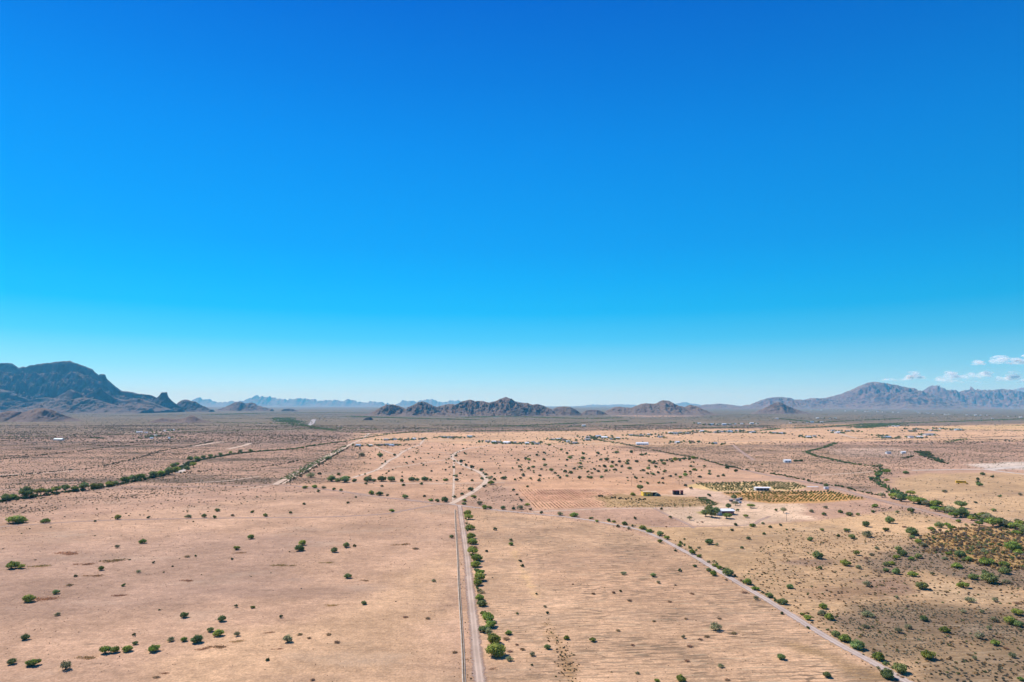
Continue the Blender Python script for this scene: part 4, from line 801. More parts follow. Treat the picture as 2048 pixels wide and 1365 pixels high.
for i in items:
    lab = i['label']
    p = G(i['x'], i['y']); v = int(rng.integers(6)); rz = float(rng.uniform(0, 6.28)); Wd = i['W'] * (1.5 if i['reg'].startswith('in the row right') else 1.02)
    p = p + np.array([0, Wd * .35])
    sz = (Wd * float(rng.uniform(.92, 1.08)), Wd * float(rng.uniform(.85, 1.1)), Wd * float(rng.uniform(.72, 1.0)) * ((1.0 if i['w'] < 35 else .55) if i['k'] != 'b' else max(.22, min(1, 9 / i['w']))))
    if i['k'] == 'b' and i['w'] >= 20 and i['reg'] == 'in the bare left field': sz = (sz[0] * 1.3, sz[1] * .9, sz[0]); rz = float(rng.uniform(-.1, .35))
    if i['k'] != 'b' and i['w'] >= 20:
        t = thing(i['name'], lab, 'bush', (p[0], p[1], 0), rz, GRP[i['name']])
        f = obj('foliage', FOL[i['k']][v][0], t); f.scale = sz; s = obj('stems', STEM[v % 3], t); s.scale = sz
    else:
        o = obj(i['name'], BUSH[i['k']][v] if not (i['k'] == 'b' and i['w'] >= 20) else PATCH[v], None, (p[0], p[1], 0), rz); o.scale = sz
        tag(o, lab, 'bush' if i['k'] != 'b' else 'shrub', GRP[i['name']])
# trees
def tree(x, y, w, k, label, group=None, name='mesquite_tree', tall=1.0, v=None):
    p = G(x, y); Wd = w * mpp(y) * 1.05; v = int(rng.integers(4)) if v is None else v
    t = thing(name, label, 'tree', (p[0], p[1] + Wd * .2, 0), float(rng.uniform(0, 6.28)), group)
    c = obj('crown', CROWN[k][v], t); b = obj('trunk', TRUNK[v], t)
    c.scale = b.scale = (Wd, Wd * float(rng.uniform(.9, 1.1)), Wd * tall); return t
WR = "1776 948 16;1761 938 16;1775 965 12;1758 955 14;1766 996 16;1793 1000 24;1806 1004 22;1823 992 18;1831 1008 26;1843 1010 26;1856 1014 20;1876 1016 26;1873 1023 18;1891 1026 20;1906 1030 28;1926 1018 24;1928 1036 28;1911 1036 20;1946 1042 18;1971 1038 22;1981 1044 26;1991 1055 34;2006 1053 26;2021 1057 26;2036 1062 28;2044 1054 22;2038 1072 18;1961 1052 16;2058 1070 30"
wr = sorted([tuple(map(float, r.split())) for r in WR.split(';')], key=lambda q: -q[1])
for n, (x, y, w) in enumerate(wr):
    k = 'gdgyg'[n % 5]
    tree(x, y, w, k, f"{CW[k]} leafy tree along the right hand wash, {nth(n + 1)} from its near end", 'trees along the right wash', tall=.8)
WLs = "8 1003 18;22 1000 16;48 997 28;78 992 22;95 990 14;110 986 18;128 984 18;148 984 16;165 982 20;185 979 16;198 978 14;216 974 16;228 972 12;248 967 18;262 964 16;280 961 18;305 957 18;320 953 16;335 950 18;350 945 16;345 938 14;352 934 12;372 944 14;385 935 14;378 924 14;392 923 14;405 919 10;420 916 10;440 913 9;460 909 9;480 907 9;500 905 9"
for n, (x, y, w) in enumerate([tuple(map(float, r.split())) for r in WLs.split(';')]):
    k = 'dgdg'[n % 4]
    tree(x, y, w, k, f"{CW[k]} tree in the winding green wash at left, {nth(n + 1)} from its near end", 'trees along the left wash')
for x, y, w, k, tall, lab in [
    (1413, 1034, 20, 'd', .9, 'dark tree at the left end of the clump beside the white roofed house'),
    (1425, 1036, 22, 'd', 1.0, 'largest dark tree in front of the clump left of the white roofed house'),
    (1433, 1031, 18, 'd', 1.05, 'dark tree touching the left wall of the white roofed house'),
    (1419, 1026, 18, 'd', 1.0, 'dark tree at the back of the clump left of the white roofed house'),
    (1458, 1018, 13, 'd', 1.0, 'dark round tree standing behind the white roofed house'),
    (1465, 1029, 11, 'd', 1.25, 'tall dark tree at the right end of the white roofed house'),
    (1455, 1038, 21, 'g', .75, 'bright green spreading tree in front of the red porch'),
    (1493, 1036, 12, 'g', .75, 'small green tree alone on the yard right of the white roofed house'),
    (1503, 1017, 17, 'g', .7, 'green spreading tree behind the yard at the near orchard edge'),
    (1472, 1012, 14, 'y', .9, 'thin olive tree among the clutter behind the white roofed house'),
    (1469, 1000, 13, 'd', .9, 'dark tree beside the junk sheds at the orchard corner'),
    (1380, 1041, 13, 'y', .8, 'olive tree alone on the yard left of the white roofed house'),
    (1568, 1027, 13, 'y', 1.15, 'thin grey green tree beside the lone pole right of the yard'),
    (1281, 982, 15, 'd', 1.0, 'dark tree behind the left end of the yellow building'),
    (1926, 1020, 10, 'g', .8, 'small green tree set apart above the right hand wash')]:
    tree(x, y, w, k, lab, None, 'shade_tree', tall)
# narrow cypresses along the field edge
V, F, tv = crown_geo(900, 400, 1.0, 5, 0, .09, False, .1); CYP = mesh_np('crown', V * np.array([1, 1, 1]), F, [M['d']], False, {'tint': tv})
for n, (x, y, h, lab) in enumerate([(1306, 1018, 4, 'shortest dark cypress at the left of the row below the green weeds'), (1350, 1016, 9, 'slim dark cypress, left one of the three tall ones on the field edge'), (1366, 1016, 9, 'slim dark cypress, middle one of the three tall ones on the field edge'), (1380, 1016, 9, 'slim dark cypress, right one of the three tall ones on the field edge')]):
    p = G(x, y); t = thing('cypress', lab, 'tree', (p[0], p[1], 0), 0, 'cypresses on the field edge'); s = h * mpp(y)
    c = obj('crown', CYP, t); c.scale = (s * .28, s * .28, s * 1.15); b = MB().cyl((0, 0, 0), (0, 0, s * .3), .12, .1, 6).obj('trunk', M['bark'], t)

# ---------------------------------------------------------------- masses of brush that nobody could count
def mass_templates(n, kind):
    out = []
    for s in range(n):
        r = np.random.default_rng(3000 + s + 50 * len(kind))
        if kind == 'scrub':
            n = 26; d = r.normal(size=(n, 3)); d /= np.linalg.norm(d, axis=1)[:, None]; c = d * r.uniform(.3, 1, (n, 1)) * np.array([.42, .42, .26]); c[:, 2] = np.abs(c[:, 2]) + .06; V = tri_soup(n, c, .2, d, r).reshape(-1, 3); V[:, 2] = np.maximum(V[:, 2], 0); F = np.arange(len(V)).reshape(-1, 3)
        else:
            V, F, _ = crown_geo(3100 + s, 60, .7, 5, 0, .16, False, .2)
        out.append((V, F))
    return out
TPL = {'scrub': mass_templates(5, 'scrub'), 'tree': mass_templates(4, 'tree')}
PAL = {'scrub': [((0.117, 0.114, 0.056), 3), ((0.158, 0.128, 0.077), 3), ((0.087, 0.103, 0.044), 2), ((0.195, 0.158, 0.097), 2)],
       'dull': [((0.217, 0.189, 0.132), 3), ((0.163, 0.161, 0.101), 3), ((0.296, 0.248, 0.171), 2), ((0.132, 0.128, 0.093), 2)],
       'straw': [((.36, .25, .15), 3), ((.27, .19, .11), 3), ((.20, .15, .09), 2), ((.17, .17, .08), 1)],
       'green': [((0.109, 0.161, 0.053), 3), ((0.147, 0.206, 0.062), 3), ((0.085, 0.123, 0.049), 2), ((0.186, 0.198, 0.093), 1)],
       'gold': [((0.420, 0.305, 0.116), 3), ((0.265, 0.206, 0.093), 3), ((0.155, 0.189, 0.062), 2), ((0.202, 0.165, 0.109), 2)],
       'orch': [((0.116, 0.156, 0.054), 3), ((0.178, 0.206, 0.070), 2), ((0.233, 0.198, 0.078), 1)]}
def mass(name, label, P, size, pal, tpl='scrub', squash=1.0, tint_by=None):
    P = np.asarray(P); n = len(P); r = np.random.default_rng(len(P) + 5); size = np.broadcast_to(size, (n,))
    cs = np.array([c for c, w in PAL[pal]]); ws = np.array([w for c, w in PAL[pal]], float); pick = r.choice(len(cs), n, p=ws / ws.sum())
    tn = cs[pick] * r.uniform(.75, 1.3, (n, 1)); which = r.integers(len(TPL[tpl]), size=n); rot = r.uniform(0, 6.283, n)
    Vs, Fs, Ts, b = [], [], [], 0
    for q, (V0, F0) in enumerate(TPL[tpl]):
        ix = np.where(which == q)[0]
        if not len(ix): continue
        c, s = np.cos(rot[ix]), np.sin(rot[ix]); sz = size[ix]
        x = (V0[None, :, 0] * c[:, None] - V0[None, :, 1] * s[:, None]) * sz[:, None]; y = (V0[None, :, 0] * s[:, None] + V0[None, :, 1] * c[:, None]) * sz[:, None]
        z = V0[None, :, 2] * sz[:, None] * squash * r.uniform(.8, 1.2, (len(ix), 1))
        V = np.stack([x + P[ix, 0:1], y + P[ix, 1:2], z], -1).reshape(-1, 3)
        F = (F0[None] + (np.arange(len(ix)) * len(V0))[:, None, None] + b).reshape(-1, 3)
        Vs.append(V); Fs.append(F); Ts.append(np.repeat(tn[ix], len(V0), 0)); b += len(V)
    return tag(obj(name, mesh_np(name, np.concatenate(Vs), np.concatenate(Fs), [M['mass']], False, {'tint': np.concatenate(Ts)})), label, kind='stuff')
ROADS = [(R_STRAIGHT, 5), (R_DIAG, 4), (R_LEFT, 5), (R_LOW, 4), (R_CURVE, 6)] + [(p, w * .5 + 1) for p, w, k in PATHS]
def clear_roads(P):
    k = np.ones(len(P), bool)
    for line, w in ROADS:
        L_ = G([p[0] for p in line], [p[1] for p in line])
        for i in range(len(L_) - 1):
            lo = np.minimum(L_[i], L_[i + 1]) - w; hi = np.maximum(L_[i], L_[i + 1]) + w
            m = np.where(((P > lo) & (P < hi)).all(1) & k)[0]
            if len(m): k[m] = segdist(P[m], L_[i:i + 2]) > w
    return P[k]
def scatter(Y0, Y1, per):
    n = int(.9 * (Y1 ** 2 - Y0 ** 2) / per); Y = np.sqrt(rng.uniform(Y0 ** 2, Y1 ** 2, n)); X = rng.uniform(-.9, .9, n) * Y
    return np.stack([X, Y], -1)
def clumpy(P, s, lo=.35):
    return np.clip((fbm(P[:, 0] / s, P[:, 1] / s, 77, 3) - .3) * 3, lo, 1.6)
P = scatter(230, 1750, 20); P = P[rng.uniform(size=len(P)) < scrub_density(P) * clumpy(P, 60)]; P = clear_roads(P)
mass('scrub', 'low creosote scrub dotting the near desert', P, rng.uniform(.8, 2.3, len(P)), 'scrub')
P = scatter(1750, 3400, 110); P = P[rng.uniform(size=len(P)) < scrub_density(P) * clumpy(P, 150)]; P = clear_roads(P)
mass('scrub', 'creosote scrub of the middle distance', P, rng.uniform(2.0, 5.0, len(P)), 'scrub')
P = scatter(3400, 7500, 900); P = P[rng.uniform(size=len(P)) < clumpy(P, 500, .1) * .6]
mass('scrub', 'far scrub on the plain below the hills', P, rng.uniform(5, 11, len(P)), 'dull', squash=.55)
P = scatter(225, 760, 26); P = P[rng.uniform(size=len(P)) < clumpy(P, 22, .05) * .8]; P = clear_roads(P)
mass('dry_grass', 'thin tufts of dry grass over the near fields', P, rng.uniform(.25, .8, len(P)) * np.clip(P[:, 1] / 450, .8, 1.4), 'straw')
# weeds and brush by plot
def in_plot(poly, per, feather=3):
    g = G([p[0] for p in poly], [p[1] for p in poly]); lo, hi = g.min(0), g.max(0); n = int(np.prod(hi - lo) / per)
    P = rng.uniform(size=(n, 2)) * (hi - lo) + lo; return P[rng.uniform(size=n) < zmask(P, poly, feather)]
P = np.concatenate([in_plot([(1189, 994), (1232, 993), (1262, 999), (1330, 1000), (1390, 999), (1437, 1008), (1424, 1013), (1215, 1016)], 4, 4)]); P = P[rng.uniform(size=len(P)) < clumpy(P, 14, .1)]
mass('weeds', 'mottled green and brown weeds right of the vineyard', P, rng.uniform(.6, 1.7, len(P)), 'gold')
P = in_plot([(1394, 995), (1411, 996), (1438, 1008), (1424, 1013), (1404, 1007)], 2.2, 3)
mass('weeds', 'bright green weeds beside the white roofed house', P, rng.uniform(1.0, 2.0, len(P)), 'green')
P = in_plot([(1836, 1080), (1950, 1052), (2140, 1075), (2140, 1150), (2000, 1140), (1880, 1116)], 10, 8)
mass('brush', 'dense golden brush below the right wash', P, rng.uniform(1.2, 3.4, len(P)), 'gold', 'tree')
P = in_plot([(1730, 1215), (1860, 1200), (1960, 1208), (2140, 1228), (2140, 1290), (1990, 1300), (1900, 1280), (1760, 1330), (1690, 1262), (1640, 1236)], 2.4, 10); P = P[rng.uniform(size=len(P)) < clumpy(P, 20, .05)]
mass('brush', 'low grey brush in the right foreground', P, rng.uniform(.4, 1.2, len(P)), 'dull')
P = np.concatenate([in_plot([(1716, 1122), (1840, 1088), (1960, 1128), (2140, 1150), (2140, 1190), (1960, 1168), (1850, 1140), (1760, 1148)], 9, 8), in_plot([(1840, 1340), (2000, 1318), (2140, 1330), (2140, 1400), (1950, 1420)], 4.5, 10)])
mass('brush', 'thin grey brush among the right bushes', P, rng.uniform(.5, 1.6, len(P)), 'dull')
P = in_plot([(1560, 1060), (2140, 1075), (2140, 1365), (1816, 1365), (1640, 1262), (1480, 1150)], 15, 6); mass('brush', 'sparse small plants in the right foreground', P, rng.uniform(.6, 1.8, len(P)), 'gold')
P = in_plot([(1092, 1236), (1104, 1252), (1140, 1290), (1172, 1380), (1136, 1380), (1112, 1310), (1092, 1266)], 3, 3); mass('weeds', 'dry weeds along the old furrow in the central field', P, rng.uniform(.4, 1.2, len(P)), 'gold')
# thin weeds following the verges
P = []
for line, off, per in ((R_DIAG, 3.6, 1.6), (R_DIAG, -3.8, 2.6), ([(911, 1022), (915, 1107), (922, 1230), (930, 1365)], 1.6, 2.5), (R_CURVE, 6, 4), (R_LEFT, 6, 5)):
    C = smooth_line(line, 2); T = np.gradient(C, axis=0); T /= np.linalg.norm(T, axis=1)[:, None]; C = C[(C[:, 1] > 200)]; T = T[-len(C):] if len(T) != len(C) else T
    n = int(len(C) * 2 / per); ii = rng.integers(len(C), size=n); q = C[ii] + np.stack([-T[ii, 1], T[ii, 0]], 1) * (off + rng.normal(size=(n, 1)) * .7) + rng.normal(size=(n, 2)) * .6
    P.append(q)
P = np.concatenate(P); P = P[rng.uniform(size=len(P)) < clumpy(P, 12, .1)]
mass('verge_weeds', 'dry weeds on the verges of the tracks', P, rng.uniform(.3, 1.1, len(P)), 'gold')
# bush belts along washes and hedges
def belt(line, hw, dens, jitter=1.0):
    L_ = G([p[0] for p in line], [p[1] for p in line]); seg = np.linalg.norm(np.diff(L_, axis=0), axis=1); n = int(seg.sum() * hw * 2 * dens)
    if n == 0: return np.zeros((0, 2))
    s = rng.choice(len(seg), n, p=seg / seg.sum()); t = rng.uniform(size=(n, 1)); a, b = L_[s], L_[s + 1]; d = (b - a) / np.linalg.norm(b - a, axis=1)[:, None]
    return a + (b - a) * t + np.stack([-d[:, 1], d[:, 0]], 1) * rng.normal(size=(n, 1)) * hw * .55
P = np.concatenate([belt(WASH_L[:15], 5.5, .085)]); mass('wash_brush', 'green undergrowth along the left wash', P, rng.uniform(1.8, 5.0, len(P)), 'green', 'tree')
P = np.concatenate([belt([(932, 1022), (936, 1050), (943, 1100), (950, 1130), (957, 1170), (962, 1205), (977, 1250), (986, 1290), (992, 1322)], 1.5, .10), belt([(1240, 1046), (1290, 1058), (1340, 1076), (1400, 1108), (1440, 1134), (1490, 1166), (1530, 1188), (1560, 1208)], 1.8, .05), belt([(1640, 1252), (1700, 1290), (1750, 1318), (1800, 1345)], 1.8, .05)])
mass('verge_brush', 'low green undergrowth between the bushes beside the tracks', P, rng.uniform(.9, 2.4, len(P)), 'green', 'tree')
P = belt(WASH_L[13:], 8, .035); P = P[rng.uniform(size=len(P)) < clumpy(P, 120, .4)]; mass('wash_brush', 'dark tree line of the left wash in the distance', P, rng.uniform(2.2, 5.0, len(P)), 'green', 'tree')
P = np.concatenate([belt(WASH_R[:11], 6, .05), belt(WASH_R[10:], 7, .11)]); mass('wash_brush', 'grey green undergrowth along the right wash', P, rng.uniform(1.4, 4.2, len(P)), 'green', 'tree')
P = np.concatenate([belt(HEDGE_R, 3.5, .05), belt([(1311, 924), (1330, 921), (1360, 919), (1390, 917)], 9, .03)]); mass('hedge_brush', 'dark brush line between the plain and the scrub at right', P, rng.uniform(1.6, 4.2, len(P)), 'green', 'tree')
FP = [(belt(l, hw, d), hw) for l, hw, d in LINES_FAR]
near_ = np.concatenate([p for p, hw in FP if hw < 8]); far_ = np.concatenate([p for p, hw in FP if hw >= 8]); far_ = far_[rng.uniform(size=len(far_)) < clumpy(far_, 200, .25)]
mass('wash_brush', 'dark brush lines crossing the scrub', near_, rng.uniform(1.2, 3.2, len(near_)), 'scrub', 'tree')
D_ = far_[:, 1]; mass('treeline', 'far dark green lines of trees on the plain', far_, np.clip(D_ / 420, 3.5, 14) * rng.uniform(.6, 1.2, len(far_)), 'green', 'scrub', squash=.8)
P = in_plot([(1850, 902), (1838, 904), (1845, 912), (1870, 922), (1892, 928), (1885, 922), (1856, 906)], 30, 6); P = np.concatenate([P, belt([(1833, 904), (1842, 908), (1848, 913)], 5, .06), belt([(1808, 918), (1826, 913)], 4, .06), belt([(1873, 922), (1892, 928)], 5, .06)])
mass('brush', 'green bushes around the low rise at right', P, rng.uniform(2, 5, len(P)), 'green', 'tree')
if LEFTOVER:
    mass('small_bushes', 'smallest far green bushes dotted over the mid plain', np.array([G(i['x'], i['y']) for i in LEFTOVER]), np.array([i['W'] for i in LEFTOVER]), 'green', 'tree')
# extra far bushes over the mid plain
P = in_plot([(700, 900), (850, 886), (1000, 893), (1220, 893), (1440, 935), (1366, 966), (1000, 958), (720, 955)], 900, 10); mass('small_bushes', 'scattered distant bushes of the mid plain', P, rng.uniform(1.5, 4.5, len(P)), 'green', 'tree')

# ---------------------------------------------------------------- orchard and vineyard
V, F, tv = crown_geo(777, 150, .85, 5, .12, .10, False, .15)
ORC = [mesh_np('orchard_tree', np.concatenate([V]), F, [M['d']], False, {'tint': tv * np.array([1.25, 1.15, 1])}), mesh_np('orchard_tree', V, F, [M['g']], False, {'tint': tv * np.array([.9, .75, .8])})]
far_plot = [(1392, 969), (1400, 967), (1536, 964), (1586, 966), (1616, 975), (1580, 981), (1546, 980), (1546, 974), (1510, 974), (1508, 983), (1434, 983)]
near_plot = [(1448, 987), (1536, 984), (1661, 983), (1732, 999), (1640, 1005), (1540, 1007), (1484, 1000)]
def grid_in(poly, dx, dy, rot):
    g = G([p[0] for p in poly], [p[1] for p in poly]); c = g.mean(0); a = np.arange(-60, 61); A, B = np.meshgrid(a * dx, a * dy); cr, sr_ = math.cos(rot), math.sin(rot)
    P = np.stack([A * cr - B * sr_ + c[0], A * sr_ + B * cr + c[1]], -1).reshape(-1, 2); P = P + rng.normal(size=P.shape) * .2; P = P[inside(P, g)]
    return P[rng.uniform(size=len(P)) < .88]
nearP = grid_in(near_plot, 3.7, 6.2, .0); farP = grid_in(far_plot, 3.7, 6.8, .0)
allP = [(p, 0) for p in farP] + [(p, 1) for p in nearP]; allP.sort(key=lambda q: q[0][1])
LB = ['dark round orchard tree in a row of the far plot', 'small orchard tree in a row of the near plot']
for p, q in allP[:300]:
    o = obj('orchard_tree', ORC[q], None, (p[0], p[1], 0), float(rng.uniform(0, 6.28))); s = float(rng.uniform(1.7, 2.8)); o.scale = (s, s, s * 1.05)
    tag(o, LB[q], 'tree', 'orchard trees of the ' + ('near plot' if q else 'far plot'))
rest = np.array([p for p, q in allP[300:]])
if len(rest): mass('orchard_rows', 'orchard rows behind, around the white roofed shed', rest, rng.uniform(1.8, 2.8, len(rest)), 'orch', 'tree', 1.2)
vg = [(1036, 980), (1196, 980), (1234, 991), (1206, 1014), (1073, 1019)]; VG = G([p[0] for p in vg], [p[1] for p in vg])
a, b = G(1036, 980), G(1073, 1019); dv = (b - a) / np.linalg.norm(b - a); nv = np.array([-dv[1], dv[0]]); nv = nv if nv[0] > 0 else -nv
for r_ in range(60):
    s = np.arange(-260, 260, .9); Q = a + nv * (1 + r_ * 3.6) + dv * s[:, None]; Q = Q[inside(Q, VG)]
    if len(Q) < 10: continue
    Q = Q[rng.uniform(size=len(Q)) < clumpy(Q, 16, .25) * .75]; Q = Q if len(Q) > 3 else a + nv * (1 + r_ * 3.6) + dv * s[:4, None] * 0; o = Q.mean(0); TT = []
    for q in Q:
        TT.append(tri_soup(5, np.column_stack([q - o + rng.normal(size=(5, 2)) * .22, rng.uniform(.1, .5, 5)]), .31, np.array([0, 0, .5]), rng))
    TT = np.concatenate(TT).reshape(-1, 3)
    t = obj('vine_row', mesh_np('vine_row', TT, np.arange(len(TT)).reshape(-1, 3), [M['b']], False, {'tint': np.repeat(rng.uniform(.6, 1.2, len(TT) // 3), 3)[:, None] * np.array([.95, .8, .7])}), None, (o[0], o[1], 0))  # one row of dry vines built from loose leaf triangles, no hedge
    tag(t, 'straight row of dry reddish vines in the bare vineyard plot', 'vine row', 'rows of the dry vineyard')
# ---------------------------------------------------------------- buildings, bus, poles
def windows(t, w, d, h, spots, face='front', wall_d=0.0):
    """framed window or door parts set proud of a wall of a w x d house"""
    for (x, z, ww, hh, kind) in spots:
        mb = MB(); y = -d / 2 - .03 - wall_d
        if face == 'front': mb.box((x, y, z), (ww, .06, hh)); fr = MB().box((x, y + .012, z), (ww + .3, .06, hh + .3))
        else:
            s = -1 if face == 'left' else 1; mb.box((s * (w / 2 + .03), x, z), (.06, ww, hh)); fr = MB().box((s * (w / 2 + .018), x, z), (.06, ww + .3, hh + .3))
        f = fr.obj(kind, M['cream' if kind == 'window' else 'brown'], t); mb.obj('pane' if kind == 'window' else 'door_leaf', M['glass'] if kind == 'window' else M['dark'], f)
def house(x, y, wpx, label, wall='cream', roof='grey', h=2.9, deep=.8, rz=0.0, pitch=.22, name='house', group=None, detail=True, cat='house', hp=None):
    p = G(x, y); w = wpx * mpp(y); d = max(5, w * deep); d = min(d, 16)
    t = thing(name, label, cat, (p[0], p[1] + d / 2, 0), rz, group)
    MB().box((0, 0, h / 2), (w, d, h)).obj('wall', M[wall], t)
    MB().gable((0, 0, h + .003), (w + .9, d + .9), d * pitch).obj('roof', M[roof], t)
    if detail:
        n = max(1, int(w / 5)); windows(t, w, d, h, [((i - (n - 1) / 2) * w / n * .9, h * .55, 1.3, 1.1, 'window') for i in range(n) if not (n > 1 and i == n // 2)] + [((n // 2 - (n - 1) / 2) * w / n * .9, 1.05, 1.0, 2.0, 'door')] if n > 1 else [(-w * .2, h * .55, 1.2, 1.1, 'window'), (w * .2, 1.05, 1.0, 2.0, 'door')])
        windows(t, w, d, h, [(0, h * .55, 1.3, 1.1, 'window')], 'left')
    return t
# the white-roofed house with the red porch
p = G(1451, 1030.5); m_ = mpp(1030.5)
hs = thing('farmhouse', 'white roofed house with red porch front among dark trees', 'house', (p[0], p[1] + 5, 0), .08)
MB().box((0, 0, 1.75), (15, 10, 3.5)).obj('wall', M['cream'], hs)
MB().gable((0, .2, 3.503), (17, 12.4), 1.3).obj('roof', M['white'], hs)
MB().box((1.8, -5.06, 1.7), (10.6, .12, 3.1)).obj('porch_wall', M['maroon'], hs)
MB().box((3.6, -5.15, 1.35), (6.2, .1, 1.7)).obj('salmon_panel', M['salmon'], hs)
for x in (-3.2, 1.0, 5.2, 7.2): MB().box((x, -6.0, 1.75), (.22, .22, 3.5)).obj('porch_post', M['maroon'], hs)
MB().box((-6.6, -5.4, 1.5), (1.9, .8, 3.0)).obj('white_bay', M['white'], hs)
d_ = MB().box((-2.0, -5.16, 1.1), (1.1, .08, 2.1)).obj('door', M['dark'], hs)
for x in (-.2, 1.2): f = MB().box((x, -5.15, 1.8), (1.0, .06, 1.2)).obj('window', M['cream'], hs); MB().box((x, -5.19, 1.8), (.8, .05, 1.0)).obj('pane', M['glass'], f)
f = MB().box((-7.53, 1, 1.8), (.06, 1.6, 1.3)).obj('window', M['maroon'], hs); MB().box((-7.57, 1, 1.8), (.05, 1.3, 1.0)).obj('pane', M['glass'], f)
# yellow buildings
p = G(1295, 992.5)
yb = thing('yellow_house', 'bright yellow house with a tan roof at the vineyard corner', 'house', (p[0], p[1] + 4, 0), .12)
MB().box((0, 0, 2.1), (10.5, 8, 4.2)).obj('wall', M['yellow'], yb); MB().gable((-1.2, 0, 4.203), (8.2, 9), .9).obj('roof', M['roof_tan'], yb)
windows(yb, 10.5, 8, 4.2, [(-3, 2.3, 1.2, 1.2, 'window'), (1, 1.2, 1.1, 2.2, 'door'), (3.4, 2.3, 1.2, 1.2, 'window')]); windows(yb, 10.5, 8, 4.2, [(0, 2.3, 1.2, 1.2, 'window')], 'left')
p = G(1308, 992.5)
yg = thing('open_garage', 'tan roofed open garage with a dark front beside the yellow house', 'garage', (p[0], p[1] + 4.4, 0), .12)
MB().box((-2.9, 0, 1.9), (.4, 8, 3.8)).box((2.9, 0, 1.9), (.4, 8, 3.8)).box((0, 3.8, 1.9), (5.4, .4, 3.8)).obj('wall', M['tan'], yg); MB().gable((0, 0, 3.803), (7, 9), 1.0).obj('roof', M['roof_tan'], yg); MB().box((0, -3.2, 1.7), (5.3, .2, 3.4)).obj('opening_shade_panel', M['dark'], yg)  # solid dark panel in the front stands in for the shade inside
# green quonset
p = G(1315.5, 993)
qh = thing('quonset_hut', 'rounded green metal hut right of the yellow house', 'hut', (p[0], p[1] + 4, 0), .05)
def quonset(r, L_, n=12):
    mb = MB(); vs = []
    for e in (-1, 1):
        for i in range(n + 1): a = math.pi * i / n; vs.append((math.cos(a) * r, e * L_ / 2, math.sin(a) * r * .95))
    return mb.add(vs, [(i, i + 1, n + 2 + i, n + 1 + i) for i in range(n)])
quonset(3.3, 8).obj('shell', M['green_metal'], qh)
mb = MB(); n = 12; vs = [(math.cos(math.pi * i / n) * 3.25, -3.9, math.sin(math.pi * i / n) * 3.08) for i in range(n + 1)]; mb.add(vs, [tuple(range(n + 1))]); mb.add([(v[0], 3.9, v[2]) for v in vs], [tuple(range(n, -1, -1))]); mb.obj('end_wall', M['green_metal'], qh)
MB().box((0, -3.96, 1.1), (1.8, .06, 2.2)).obj('door', M['dark'], qh)
# dark sheds
for x, y, w, dd, h, mt, lab in [(1353.5, 990.2, 6.6, 6, 4.2, 'dark', 'larger black and maroon shed right of the yellow house'), (1364.5, 990.2, 2.4, 4, 4.4, 'maroon', 'narrow dark maroon shed right of the black shed')]:
    p = G(x, y); t = thing('shed', lab, 'shed', (p[0], p[1] + dd / 2, 0), 0, 'dark sheds by the yellow house')
    MB().box((0, 0, h / 2), (w, dd, h)).obj('wall', M[mt], t); MB().box((.1, 0, h + .13), (w + .4, dd + .5, .24)).obj('roof', M['maroon'], t); MB().box((0, -dd / 2 - .04, 1.2), (w * .45, .08, 2.3)).obj('door', M['dark'], t)
# orchard sheds
p = G(1527, 982)
t = thing('packing_shed', 'long low white roofed shed with a dark open side in the orchard', 'shed', (p[0], p[1] + 4, 0), -.05)
MB().box((0, 1, 1.5), (15, 6, 3)).obj('wall', M['navy'], t); MB().gable((0, 0, 3.003), (18, 9), .8).obj('roof', M['white'], t)
for x in (-8, -4, 0, 4, 8): MB().box((x, -3.9, 1.5), (.2, .2, 3)).obj('post', M['white'], t)
MB().box((-8.2, .5, 1.5), (1.2, 5, 2.9)).obj('white_end', M['white'], t)
p = G(1627, 978.5)
t = thing('shade_canopy', 'flat white shade canopy at the right edge of the orchard', 'canopy', (p[0], p[1] + 2, 0), -.06)
MB().box((0, 0, 2.6), (12.5, 4, .25)).obj('roof', M['white'], t)
for x in (-6, 0, 6):
    for yy in (-1.8, 1.8): MB().box((x, yy, 1.24), (.15, .15, 2.46)).obj('post', M['grey'], t)
p = G(1653.5, 979.5)
t = thing('white_trailer', 'small white trailer beside a dark tree at the track', 'trailer', (p[0], p[1] + 1.2, 0), .1)
MB().box((0, 0, 1.7), (5, 2.4, 2.3)).obj('body', M['white'], t)
for s in (-1, 1): MB().cyl((0, s * 1.15 - .12, .42), (0, s * 1.15 + .12, .42), .42, .42, 12).obj('wheel', M['rubber'], t)
MB().box((-.8, -1.23, 2.0), (1.2, .06, .7)).obj('window', M['glass'], t)
tree(1654, 976, 10, 'd', 'dark tree behind the small white trailer by the track', None, 'shade_tree', 1.0)
# clutter behind the house
for x, y, w, dd, h, mt, lab in [(1476, 1003.5, 4, 3, 2.2, 'grey', 'grey shed in the clutter behind the white roofed house'), (1482, 1001, 3, 3, 1.9, 'dark', 'low dark shed at the corner of the near orchard plot'), (1463, 1004, 3.4, 2.6, 1.8, 'brown', 'small brown shed left of the dark corner tree'), (1471, 1007.5, 2.6, 2.2, 1.6, 'salmon', 'small reddish shed behind the thin olive tree'), (1480, 1007, 3.2, 2.4, 1.6, 'white', 'small pale shed nearest the orchard corner')]:
    p = G(x, y); t = thing('shed', lab, 'shed', (p[0], p[1] + dd / 2, 0), float(rng.uniform(-.3, .3)))
    MB().box((0, 0, h / 2), (w, dd, h)).obj('wall', M[mt], t); MB().gable((0, 0, h + .003), (w + .4, dd + .4), .5).obj('roof', M['grey'], t); MB().box((0, -dd / 2 - .03, .8), (.8, .06, 1.5)).obj('door', M['dark'], t)
